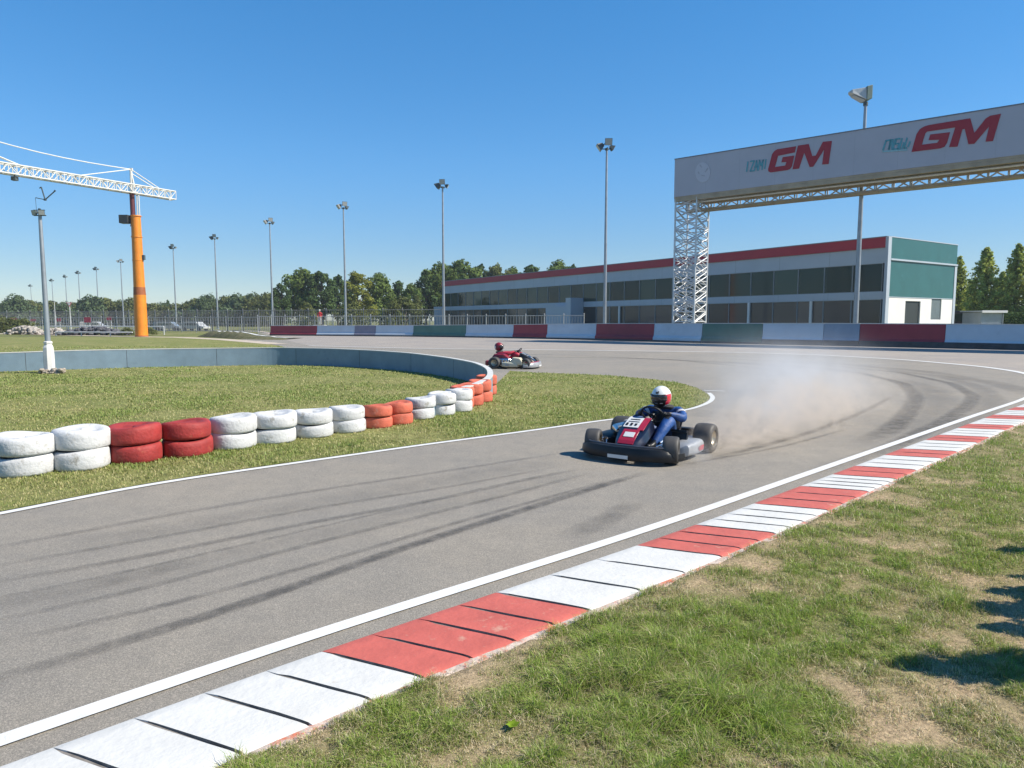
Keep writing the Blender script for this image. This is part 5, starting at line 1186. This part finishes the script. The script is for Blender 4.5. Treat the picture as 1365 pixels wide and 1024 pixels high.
    # side pods
    for s, mt in ((1, pal['podl']), (-1, pal['podr'])):
        rings = [[Vector((p.x, p.y * s, p.z)) for p in rrect(*a)] for a in ((.46, .52, .08, .13, .02, .34), (.44, .66, .055, .20, .045, .27), (.43, .70, .05, .225, .06, .05), (.43, .70, .05, .225, .06, -.15), (.44, .66, .055, .21, .05, -.24), (.48, .56, .08, .16, .03, -.285))]
        mb = MB(); mb.loft(rings); mb.build('side_pod', mt, k, smooth=True)
        mb = MB(); mb.loft([[Vector((x, .702 * s + (0 if q else .004 * s), z)) for x, z in ((.02, .10), (-.12, .10), (-.14, .16), (.0, .16))] for q in (0, 1)]); mb.loft([[Vector((x, .702 * s + (0 if q else .004 * s), z)) for x, z in ((.05, .115), (.035, .115), (.03, .15), (.045, .15))] for q in (0, 1)]); mb.build('pod_sticker', pal['stripe'] if s > 0 else pal['bumper'], k)
    # seat
    mb = MB(); sec = []
    for x, z, w_, d_ in ((.02, .10, .15, .05), (-.10, .06, .17, .08), (-.28, .07, .18, .16), (-.42, .17, .185, .16), (-.50, .34, .19, .12), (-.55, .50, .17, .05)):
        sec.append([Vector((x, -w_, z + d_)), Vector((x, -w_ * .9, z + d_ * .4)), Vector((x, -w_ * .5, z)), Vector((x, 0, z - .01)), Vector((x, w_ * .5, z)), Vector((x, w_ * .9, z + d_ * .4)), Vector((x, w_, z + d_))])
    ring2 = [[p for p in r_] + [p + Vector((-.012, 0, -.014)) for p in r_[::-1]] for r_ in sec]; mb.loft(ring2); mb.v = [(a, b + SY, c) for a, b, c in mb.v]; mb.build('seat', mSeat, k, smooth=True)
    # steering wheel and column
    wc = Vector((.10, SY, .52)); nw = Vector((-.75, 0, .66)).normalized(); tw = Vector((.66, 0, .75)).normalized(); yw = Vector((0, 1, 0))
    mb = MB(); mb.tube([wc + (yw * math.cos(a) + tw * math.sin(a)) * .15 for a in np.linspace(0, 2 * PI, 25)], .014, 8, False)
    for a in (.5, PI - .5, -PI / 2): mb.tube([wc - nw * .02, wc + (yw * math.cos(a) + tw * math.sin(a)) * .145], .010, 6)
    mb.lathe([(.001, -.012), (.045, -.01), (.045, .012), (.001, .014)], 14, Matrix.Translation(wc - nw * .02) @ nw.to_track_quat('Z', 'Y').to_matrix().to_4x4()); sw = mb.build('steering_wheel', mBlk, k, smooth=True)
    mb = MB(); mb.tube([wc - nw * .03, (.46, 0, .12)], .012, 8); mb.tube([(.2, -.12, .07), wc - nw * .12, (.2, .12, .07)], .011, 8); mb.build('steering_column', mFrame, k)
    # engine with exhaust, radiator, fuel tank
    mb = MB(); mb.box((-.16, -.33, .17), (.22, .17, .18))
    for q in range(7): mb.box((-.16, -.33, .27 + q * .018), (.17 - .006 * q, .15, .008))
    mb.lathe([(.001, -.11), (.07, -.11), (.075, -.1), (.075, -.09), (.001, -.085)], 18, Matrix.Translation((-.15, -.33, .16)) @ Matrix.Rotation(PI / 2, 4, 'X')); en = mb.build('engine', mSilv, k, bevel=.006)
    mb = MB(); mb.tube([(-.05, -.36, .22), (.06, -.42, .26), (-.05, -.50, .28), (-.35, -.48, .28), (-.62, -.40, .26)], [.025, .035, .05, .055, .035], 10); mb.build('exhaust', mChr, k, smooth=True)
    mb = MB(); mb.box((.02, .44, .22), (.05, .20, .20), Matrix.Rotation(-.25, 3, 'Y')); mb.box((.02, .44, .325), (.07, .21, .03), Matrix.Rotation(-.25, 3, 'Y')); mb.tube([(.05, .30, .14), (.2, .18, .10), (.1, 0, .08)], .014, 8); mb.build('radiator', pal['rad'], k, bevel=.005)
    mb = MB(); mb.loft([rrect(-.09, .09, .05, .17, .03, .14), rrect(-.11, .11, .05, .22, .04, .24), rrect(-.10, .10, .05, .19, .03, .36)]); mb.build('fuel_tank', mSeat, k, smooth=True)
    for s in (-1, 1):
        mb = MB(); mb.tube([(.52, .12 * s, .08), (.55, .15 * s, .22), (.54, .09 * s, .24)], .009, 6); mb.build('pedal', mChr, k)
        mb = MB(); mb.tube([(.42, .30 * s, .12), (.50, .36 * s, .15), (.44, .38 * s, .19)], .016, 6); mb.lathe([(.001, -.012), (.075, -.012), (.075, .012), (.001, .012)], 16, Matrix.Translation((.46, .42 * s, .155)) @ Matrix.Rotation(PI / 2, 4, 'X')); mb.build('brake_disc', mChr, k)
    # rear bumper
    mb = MB(); mb.loft([[Vector((x, p.y, p.z)) for x, p in zip([x_] * 20, rrect(y0, y1, z0, z1, .03, 0))] for x_, y0, y1, z0, z1 in ((-.72, -.62, .62, .10, .25), (-.77, -.63, .63, .09, .26), (-.82, -.60, .60, .11, .24))]); mb.build('rear_bumper', pal['rear'], k, smooth=True)
    mb = MB(); [mb.tube([(-.70, .25 * s, .07), (-.73, .25 * s, .2)], .014, 6) for s in (-1, 1)]; mb.build('bumper_bracket', mFrame, k)
    return k

# ------------------------------------------------------------------ people
def skin_body(name, J, E, root, parent, mats, pick, sub=2):
    names = list(J); me = bpy.data.meshes.new(name)
    me.from_pydata([J[n][:3] for n in names], [(names.index(a), names.index(b)) for a, b in E], []); o = bpy.data.objects.new(name, me); C.objects.link(o)
    md = o.modifiers.new('skin', 'SKIN'); md.use_smooth_shade = True; md.branch_smoothing = .6
    sv = me.skin_vertices[0].data if me.skin_vertices else None
    if sv is None:
        bm = bmesh.new(); bm.from_mesh(me); bm.verts.layers.skin.verify(); bm.to_mesh(me); bm.free(); sv = me.skin_vertices[0].data
    for i, n in enumerate(names): r = J[n][3]; rr2 = r if isinstance(r, tuple) else (r, r); sv[i].radius = rr2; sv[i].use_root = (n == root)
    ss_ = o.modifiers.new('sub', 'SUBSURF'); ss_.levels = sub; ss_.render_levels = sub
    bpy.context.view_layer.update(); dg = bpy.context.evaluated_depsgraph_get()
    m2 = bpy.data.meshes.new_from_object(o.evaluated_get(dg)); o.modifiers.clear(); o.data = m2; bpy.data.meshes.remove(me); m2.name = name
    m2.materials.clear()
    for m in mats: m2.materials.append(m)
    for p in m2.polygons: p.material_index = pick(p.center); p.use_smooth = True
    o.parent = parent; return o
def driver_graph(lean=0.0, hx=0.0):
    J = {'pelvis': (-.30, 0, .17, .135), 'spine': (-.35, 0, .32, .135), 'chest': (-.34, 0, .47, (.155, .135)), 'neck': (-.26, 0, .59, .06), 'head': (-.20, 0, .685, .085), 'crown': (-.18, 0, .765, .075)}
    E = [('pelvis', 'spine'), ('spine', 'chest'), ('chest', 'neck'), ('neck', 'head'), ('head', 'crown')]
    nw = Vector((-.75, 0, .66)).normalized(); tw = Vector((.66, 0, .75)).normalized(); wc = Vector((.10, 0, .52))
    for s, L in ((1, 'l'), (-1, 'r')):
        J['sh' + L] = (-.31, .19 * s, .545, .085); J['el' + L] = (-.16, .315 * s, .46, .066); J['wr' + L] = (.02, .215 * s, .535, .040)
        E += [('chest', 'sh' + L), ('sh' + L, 'el' + L), ('el' + L, 'wr' + L)]
        rim = wc + Vector((0, .15 * s, 0)); pal_ = rim + Vector((-.032, .028 * s, .012)); J['pa' + L] = (*pal_, .026); E.append(('wr' + L, 'pa' + L))
        for f in range(4):
            o_ = tw * ((f - 1.5) * .021); ln = (.9, 1.0, .95, .8)[f]
            J[f'f{f}a{L}'] = (*(rim + o_ + Vector((-.006, .026 * s, .008))), .0095); J[f'f{f}b{L}'] = (*(rim + o_ + Vector((.022 * ln, .012 * s, .012))), .009); J[f'f{f}c{L}'] = (*(rim + o_ + Vector((.022 * ln, -.018 * s * ln, .0))), .008)
            E += [('pa' + L, f'f{f}a{L}'), (f'f{f}a{L}', f'f{f}b{L}'), (f'f{f}b{L}', f'f{f}c{L}')]
        J['t1' + L] = (*(pal_ + tw * .030 + Vector((.004, -.018 * s, .006))), .011); J['t2' + L] = (*(rim + tw * .040 + Vector((-.020, -.020 * s, .012))), .0095); E += [('pa' + L, 't1' + L), ('t1' + L, 't2' + L)]
        J['hi' + L] = (-.25, .10 * s, .17, .095); J['kn' + L] = (.09, .225 * s, .475, .088); J['ca' + L] = (.27, .18 * s, .31, .066); J['an' + L] = (.44, .13 * s, .15, .042); J['he' + L] = (.44, .125 * s, .10, .036); J['to' + L] = (.55, .12 * s, .19, .034)
        E += [('pelvis', 'hi' + L), ('hi' + L, 'kn' + L), ('kn' + L, 'ca' + L), ('ca' + L, 'an' + L), ('an' + L, 'to' + L), ('an' + L, 'he' + L)]
    J = {n: (v[0], v[1] + SY, v[2], v[3]) for n, v in J.items()}
    return J, E
def helmet(parent, c, yaw, pitch, mw, ms, md, marks=True):
    rot = (Matrix.Translation(c) @ Matrix.Rotation(yaw, 4, 'Z') @ Matrix.Rotation(pitch, 4, 'Y'))
    mb = MB(); nu, nv = 36, 24; vs = []
    for j in range(nv + 1):
        la = -1.15 + (PI / 2 + 1.15) * j / nv
        for i in range(nu):
            lo = 2 * PI * i / nu; x, y, z = math.cos(la) * math.cos(lo), math.cos(la) * math.sin(lo), math.sin(la)
            k = 1 + (.10 * max(0, math.cos(lo)) ** 3 if z < .05 else 0) * min(1, (.05 - z) * 3 if z < .05 else 0)
            vs.append(rot @ Vector((x * .150 * k, y * .128, z * .145 + .005)))
    fs = [(j * nu + i, j * nu + (i + 1) % nu, (j + 1) * nu + (i + 1) % nu, (j + 1) * nu + i) for j in range(nv) for i in range(nu)]
    mb.add(vs, fs); inv = rot.inverted(); mi = []
    for f in fs:
        p = inv @ (sum((vs[q] for q in f), Vector()) / 4); lo = math.atan2(p.y, p.x)
        if p.z < -.012 and abs(lo) < 1.05: mi.append(2)
        elif .75 < lo < 2.0 and -.09 < p.z < .055: mi.append(1)
        elif lo < -2.2 and -.05 < p.z < .03: mi.append(1)
        else: mi.append(0)
    mb.mi = mi; h = mb.build('helmet', [mw, ms, md], parent, smooth='full')
    mb = MB(); rows_ = []
    for la in np.linspace(-.22, .26, 6): rows_.append([rot @ Vector((math.cos(la) * math.cos(lo) * .157, math.cos(la) * math.sin(lo) * .136, math.sin(la) * .150 + .005)) for lo in np.linspace(-1.15, 1.15, 19)])
    vs = [p for r_ in rows_ for p in r_]; mb.add(vs, [(a * 19 + b, a * 19 + b + 1, (a + 1) * 19 + b + 1, (a + 1) * 19 + b) for a in range(5) for b in range(18)])
    v = mb.build('visor', M('visor_dark', (.02, .02, .025), .12, var=.3, coat=.6), h, smooth=True); sd = v.modifiers.new('thick', 'SOLIDIFY'); sd.thickness = .004
    mb = MB(); rw = [[rot @ Vector((math.cos(la) * math.cos(lo) * q, math.cos(la) * math.sin(lo) * q * .87, math.sin(la) * q * .97 + .005)) for lo in np.linspace(-1.0, 1.0, 13)] for la, q in ((.27, .156), (.31, .166), (.36, .156))]
    mb.add([p for r_ in rw for p in r_], [(a * 13 + b, a * 13 + b + 1, (a + 1) * 13 + b + 1, (a + 1) * 13 + b) for a in range(2) for b in range(12)]); v2 = mb.build('visor_peak', mBlk, h, smooth=True); sd = v2.modifiers.new('thick', 'SOLIDIFY'); sd.thickness = .004
    mb = MB()
    for a in (-.45, 0, .45): mb.tube([rot @ Vector((.172 * math.cos(a), .150 * math.sin(a), -.052)), rot @ Vector((.168 * math.cos(a + .22), .148 * math.sin(a + .22), -.056))], .007, 6)
    mb.build('chin_vent', mFrame, h)
    if marks:
        mb = MB(); pt = lambda a, la: rot @ Vector((math.cos(la) * math.cos(a) * .152, math.cos(la) * math.sin(a) * .130, math.sin(la) * .147 + .005))
        for a0, l0, a1, l1 in ((-.02, .64, .04, .46), (.04, .46, .10, .62), (.10, .62, .16, .46), (.16, .46, .22, .66), (.26, .66, .27, .48), (.26, .66, .36, .66), (.26, .57, .33, .57)): mb.tube([pt(a0, l0), pt((a0 + a1) / 2, (l0 + l1) / 2), pt(a1, l1)], .0055, 5)
        mb.build('helmet_mark', mBlk, h)
    return h
def make_driver(label, loc, rz, suit, glove, shoe, hw, hs, hd, yaw, pitch, lean=0, marks=True, patch=None):
    t = thing('person', label, 'person', loc, rz); J, E = driver_graph()
    hc = Vector((-.165, SY, .725))
    if lean:
        rot = Matrix.Rotation(lean, 4, 'Y'); piv = Vector((-.30, SY, .17))
        up = lambda n: n in ('spine', 'chest', 'neck', 'head', 'crown') or n[:2] in ('sh',)
        for n in J:
            if up(n): v = piv + rot @ (Vector(J[n][:3]) - piv); J[n] = (*v, J[n][3])
        hc = piv + rot @ (hc - piv)
    def pick(c):
        if c.z > .60 + (-.1 if lean else 0) and (c - hc).length < .13: return 3
        if c.x > .0 and c.z > .497 and abs(c.y - SY) > .10 and abs(c.y - SY) < .235: return 1
        if c.x > .40 and c.z < .26: return 2
        return 0
    b = skin_body('body', J, E, 'pelvis', t, [suit, glove, shoe, M('balaclava', (.03, .03, .035), .9)], pick)
    helmet(t, hc, yaw, pitch, hw, hs, hd, marks)
    mb = MB(); nk = Vector(J['neck'][:3]) + Vector((0, 0, .0)); mb.tube([nk + Vector((math.cos(a) * .095, math.sin(a) * .105, .012 * math.cos(a))) for a in np.linspace(0, 2 * PI, 19)], .032, 8, False); mb.build('neck_brace', M('neck_brace', (.02, .02, .022), .8), t, smooth=True)
    mb = MB(); rg = []
    for n_, (rx, ry), dz in (('spine', (.150, .185), -.02), ('spine', (.155, .195), .07), ('chest', (.162, .198), 0), ('chest', (.150, .185), .055)):
        q = Vector(J[n_][:3]) + Vector((0.01, 0, dz)); rg.append([q + Vector((math.cos(a) * rx, math.sin(a) * ry, 0)) for a in np.linspace(0, 2 * PI, 21)[:-1]])
    mb.loft(rg); mb.build('rib_vest', mBlk, t, smooth=True)
    if patch:
        mb = MB()
        for s in (1, -1):
            a, e = Vector(J['shl'][:3]), Vector(J['ell'][:3]); a.y = SY + (a.y - SY) * s; e.y = SY + (e.y - SY) * s; p = a.lerp(e, .45); d = (e - a).normalized(); mb.tube([p - d * .02, p, p + d * .02], [.073, .073, .072], 14, False)
        mb.build('sleeve_band', patch, t, smooth=True)
    return t
kyaw = -PI / 2 - R(35)          # heading: towards the camera and to its left
KD = 8.92; kx = (866 - 682.5) / F * KD; kloc = (kx, KD, .012)
palA = dict(bumper=mBlk, tube=mFrame, nose=mNav, plate=mKwh, stripe=mKred, podl=mSilv, podr=mBlk, rear=mBlk, rad=mBlk)
make_kart('black and navy go-kart with red and white nose, sliding towards the camera', kloc, kyaw, palA, .30)
mSuit = M('suit_blue', (.007, .052, .19), .6, var=.4, scale=7, c2=(.16, .28, .46), thr=.64, bump=.9, bscale=11)
make_driver('driver in blue race suit and white and red helmet in the near kart', kloc, kyaw, mSuit, mBlk, mBlk, M('helmet_white', (.66, .66, .63), .22, var=.05, coat=.6), M('helmet_red', (.48, .015, .03), .25, var=.1, coat=.6), mBlk, -.12, .10, 0, True, M('sleeve_white', (.5, .5, .55), .6))
k2 = G(686, 490.5); k2.z = .012; k2yaw = R(-16)
mCream = M('kart_cream', (.50, .46, .34), .45, var=.12, scale=9, c2=(.10, .08, .07), thr=.6)
mDred = M('kart_dark_red', (.20, .010, .022), .4, var=.3, scale=8, c2=(.03, .01, .012), thr=.55)
palB = dict(bumper=mSilv, tube=mKred, nose=mBlk, plate=mSilv, stripe=mNav, podl=mKred, podr=mCream, rear=mDred, rad=mSilv)
k2o = make_kart('red and white go-kart farther off, passing behind the tip of the curved wall', k2, k2yaw, palB, -.1); k2o.scale = (1.12, 1.12, 1.12)
mSuitR = M('suit_red', (.36, .014, .035), .55, var=.3, scale=7, c2=(.50, .16, .20), thr=.62)
d2 = make_driver('driver in red suit and red helmet leaning back in the farther kart', k2, k2yaw, mSuitR, mBlk, mBlk, mDred, mKwh, mBlk, 0, -.05, -.74, False); d2.scale = (1.12, 1.12, 1.12)
mb = MB(); mb.loft([[Vector((x, p.y, p.z)) for p in rrect(-.50, -.14, .14, zt, .05, 0)] for x, zt in ((-.62, .38), (-.56, .46), (-.25, .47), (-.12, .40), (-.06, .34))]); mb.build('engine_cover', mDred, k2o, smooth=True)
mb = MB(); mb.loft([[Vector((x, p.y, p.z)) for p in rrect(-.66, -.40, .12, zt, .04, 0)] for x, zt in ((.05, .30), (.12, .37), (.34, .36), (.42, .26))]); mb.build('side_panel', mCream, k2o, smooth=True)
mb = MB(); [mb.tube([(-.1 - .1 * q, -.50, .30), (-.05 - .1 * q, -.58, .24), (-.05 - .1 * q, -.60, .12)], .022, 8) for q in range(3)]; mb.build('exhaust_pipe', mChr, k2o, smooth=True)
# marshal on a little stand behind the barrier
mp = fx(427.5, 80); st = thing('marshal_stand', 'small pale step platform behind the red barrier section', 'platform', mp)
mb = MB(); mb.box((0, 0, 1.16), (1.3, 1.1, .08)); mb.build('deck', mPale, st); mb = MB()
for i, (x, y) in enumerate(((-.6, -.5), (.6, -.5), (-.6, .5), (.6, .5))):
    q = MB(); q.box((x, y, .56), (.07, .07, 1.12)); q.build('leg', mPale, st)
J = {'pelvis': (0, 0, .95, (.15, .11)), 'spine': (0, 0, 1.12, (.14, .10)), 'chest': (0, 0, 1.34, (.17, .11)), 'neck': (0, -.01, 1.50, .055), 'head': (0, -.03, 1.62, (.085, .10)), 'crown': (0, -.02, 1.72, .075)}
E = [('pelvis', 'spine'), ('spine', 'chest'), ('chest', 'neck'), ('neck', 'head'), ('head', 'crown')]
for s, L in ((1, 'l'), (-1, 'r')):
    J['sh' + L] = (.19 * s, 0, 1.42, .065); J['el' + L] = (.25 * s, .02, 1.15, .048); J['wr' + L] = (.22 * s, -.12, .95, .034); J['pa' + L] = (.21 * s, -.15, .89, .03); E += [('chest', 'sh' + L), ('sh' + L, 'el' + L), ('el' + L, 'wr' + L), ('wr' + L, 'pa' + L)]
    for f in range(4): J[f'f{f}{L}'] = (.21 * s - .01 * s, -.12 - .022 * f, .83, .0095); J[f'g{f}{L}'] = (.20 * s - .02 * s, -.12 - .021 * f, .79, .0085); E += [('pa' + L, f'f{f}{L}'), (f'f{f}{L}', f'g{f}{L}')]
    J['t' + L] = (.18 * s, -.185, .86, .0095); E.append(('pa' + L, 't' + L))
    J['hi' + L] = (.095 * s, 0, .88, .09); J['kn' + L] = (.11 * s, -.01, .50, .065); J['an' + L] = (.12 * s, .02, .09, .045); J['to' + L] = (.14 * s, -.14, .045, .038); E += [('pelvis', 'hi' + L), ('hi' + L, 'kn' + L), ('kn' + L, 'an' + L), ('an' + L, 'to' + L)]
pm = thing('person', 'standing person in red top and pale trousers behind the barrier, far left', 'person', (mp.x, mp.y, 1.2))
mSkin = M('skin', (.45, .27, .19), .6, var=.1)
def pk(c):
    if c.z < .10: return 3
    if c.z < .98 and abs(c.x) < .19: return 1
    if c.z > 1.53 or (abs(c.x) > .15 and c.z < 1.0): return 2
    return 0
skin_body('body', J, E, 'pelvis', pm, [M('shirt_red', (.48, .02, .03), .7, var=.15), M('trouser_pale', (.48, .47, .45), .8, var=.1), mSkin, mBlk], pk, 1)
mb = MB(); mb.lathe([(.001, 1.80), (.06, 1.785), (.10, 1.74), (.105, 1.69), (.10, 1.685)], 16, Matrix.Translation((0, -.02, 0))); mb.box((0, -.15, 1.695), (.15, .10, .012)); mb.build('cap', mKwh, pm, smooth=True)
mb = MB()
for s in (-1, 1): mb.lathe([(.001, -.012), (.012, 0), (.001, .012)], 8, Matrix.Translation((.035 * s, -.125, 1.645)))
mb.build('eye', mBlk, pm); mb = MB(); mb.loft([[Vector((-.012, -.12, 1.65)), Vector((.012, -.12, 1.65)), Vector((0, -.125, 1.65))], [Vector((-.018, -.12, 1.60)), Vector((.018, -.12, 1.60)), Vector((0, -.15, 1.60))]]); mb.build('nose', mSkin, pm); mb = MB(); mb.box((0, -.118, 1.565), (.05, .012, .012)); mb.build('mouth', M('lips', (.3, .1, .09), .6), pm)

# unseen conifer-shaped shadow casters added just outside the right edge for the verge shadows
for i, (tx, ty, hgt, ws) in enumerate([(1308, 738, 1.25, .75), (1334, 773, 1.0, .7), (1306, 793, 1.25, .9), (1280, 815, 1.3, .95), (1294, 841, 1.1, .85), (1174, 891, 1.6, .75)]):
    tip = G(tx, ty); L_ = hgt / math.tan(EL); base = Vector((tip.x, tip.y, 0)) + Vector((SUN.x, SUN.y, 0)).normalized() * L_
    c = copy_tree(protos['k'][0]); s = hgt / 12; c.scale = (s * ws * 1.25, s * ws * 1.25, s); c.location = (base.x, base.y, .01); c.rotation_euler = (0, 0, i * 1.3)
    c.name = 'shadow_conifer'; c['label'] = 'slim conifer-shaped shadow caster added unseen just beyond the right edge'; c['group'] = 'added shadow-casting conifers beyond the right edge'

# ------------------------------------------------------------------ smoke and dust behind the near kart
x0, x1, y0, y1, z0, z1 = 1.6, 19.0, 7.6, 40.0, .03, 2.9
mb = MB(); mb.box(((x0 + x1) / 2, (y0 + y1) / 2, (z0 + z1) / 2), (x1 - x0, y1 - y0, z1 - z0))
ms, nts, _p = newmat('smoke'); nts.nodes.remove(_p); L = nts.links.new; out = [n for n in nts.nodes if n.type == 'OUTPUT_MATERIAL'][0]
pv = nd(nts, 'ShaderNodeVolumePrincipled'); pv.inputs['Anisotropy'].default_value = .1; L(pv.outputs[0], out.inputs['Volume'])
tc_ = nd(nts, 'ShaderNodeTexCoord'); nz = nd(nts, 'ShaderNodeTexNoise', Scale=.9, Detail=6.0, Roughness=.62, Distortion=1.0); L(tc_.outputs['Object'], nz.inputs['Vector'])
nz2 = nd(nts, 'ShaderNodeTexNoise', Scale=2.8, Detail=5.0, Roughness=.62, Distortion=.8); L(tc_.outputs['Object'], nz2.inputs['Vector'])
def puff(c, r, d, tan, gt='QUADRATIC_SPHERE'):
    mp_ = nd(nts, 'ShaderNodeMapping', vector_type='TEXTURE'); mp_.inputs['Location'].default_value = c; mp_.inputs['Scale'].default_value = r; mp_.inputs['Rotation'].default_value = (0, 0, .80); L(tc_.outputs['Object'], mp_.inputs['Vector'])
    gr_ = nd(nts, 'ShaderNodeTexGradient', gradient_type=gt); L(mp_.outputs[0], gr_.inputs['Vector'])
    m_ = nd(nts, 'ShaderNodeMath', operation='MULTIPLY'); m_.inputs[1].default_value = d; L(gr_.outputs['Fac'], m_.inputs[0]); return m_.outputs[0]
def gsum(L_):
    o_ = L_[0]
    for q in L_[1:]: a = nd(nts, 'ShaderNodeMath', operation='ADD'); L(o_, a.inputs[0]); L(q, a.inputs[1]); o_ = a.outputs[0]
    return o_
def noisy(src, n_, lo, hi):
    r_ = nd(nts, 'ShaderNodeMapRange'); r_.inputs[1].default_value = lo; r_.inputs[2].default_value = hi; L(n_.outputs['Fac'], r_.inputs[0])
    m_ = nd(nts, 'ShaderNodeMath', operation='MULTIPLY'); L(src, m_.inputs[0]); L(r_.outputs[0], m_.inputs[1]); return m_.outputs[0]
tan = noisy(gsum([puff((2.85, 9.2, .16), (.70, .38, .40), 9.0, 1, 'SPHERICAL'), puff((3.55, 9.8, .2), (1.15, .58, .52), 4.2, 1, 'SPHERICAL'), puff((4.6, 10.8, .28), (1.8, .9, .66), 1.9, 1, 'SPHERICAL'), puff((6.1, 12.5, .3), (2.4, 1.3, .75), .6, 1, 'SPHERICAL')]), nz2, .42, .57)
wht = noisy(gsum([puff((3.9, 10.5, .4), (2.0, 1.2, .80), 1.1, 0), puff((5.3, 12.8, .45), (2.9, 1.8, .95), .95, 0), puff((6.9, 16.2, .5), (4.2, 2.6, 1.05), .5, 0), puff((8.6, 22, .5), (6, 4.2, 1.5), .13, 0), puff((2.25, 8.25, .16), (.35, .3, .25), 3.0, 0)]), nz, .38, .60)
tot = nd(nts, 'ShaderNodeMath', operation='ADD'); L(tan, tot.inputs[0]); L(wht, tot.inputs[1]); L(tot.outputs[0], pv.inputs['Density'])
dv = nd(nts, 'ShaderNodeMath', operation='DIVIDE'); ad = nd(nts, 'ShaderNodeMath', operation='ADD'); ad.inputs[1].default_value = .0005; L(tot.outputs[0], ad.inputs[0]); L(tan, dv.inputs[0]); L(ad.outputs[0], dv.inputs[1])
mx = nd(nts, 'ShaderNodeMixRGB'); mx.inputs['Color1'].default_value = (.80, .82, .86, 1); mx.inputs['Color2'].default_value = (.84, .735, .63, 1); L(dv.outputs[0], mx.inputs['Fac']); L(mx.outputs[0], pv.inputs['Color'])
smk = mb.build('smoke', ms); tag(smk, 'cloud of tyre smoke and tan dust trailing behind the near kart', 'smoke', kind='stuff')
bpy.context.view_layer.update()

# ------------------------------------------------------------------ air
mb = MB(); mb.box((0, 0, 11.0), (2420, 2420, 24.0)); mh, nh, _p = newmat('haze'); nh.nodes.remove(_p); oo = [n for n in nh.nodes if n.type == 'OUTPUT_MATERIAL'][0]
hv = nd(nh, 'ShaderNodeVolumePrincipled'); hv.inputs['Density'].default_value = .00026; hv.inputs['Color'].default_value = (.72, .82, .95, 1); nh.links.new(hv.outputs[0], oo.inputs['Volume'])
tag(mb.build('haze', mh), 'thin pale summer haze over the circuit', 'haze', kind='stuff')
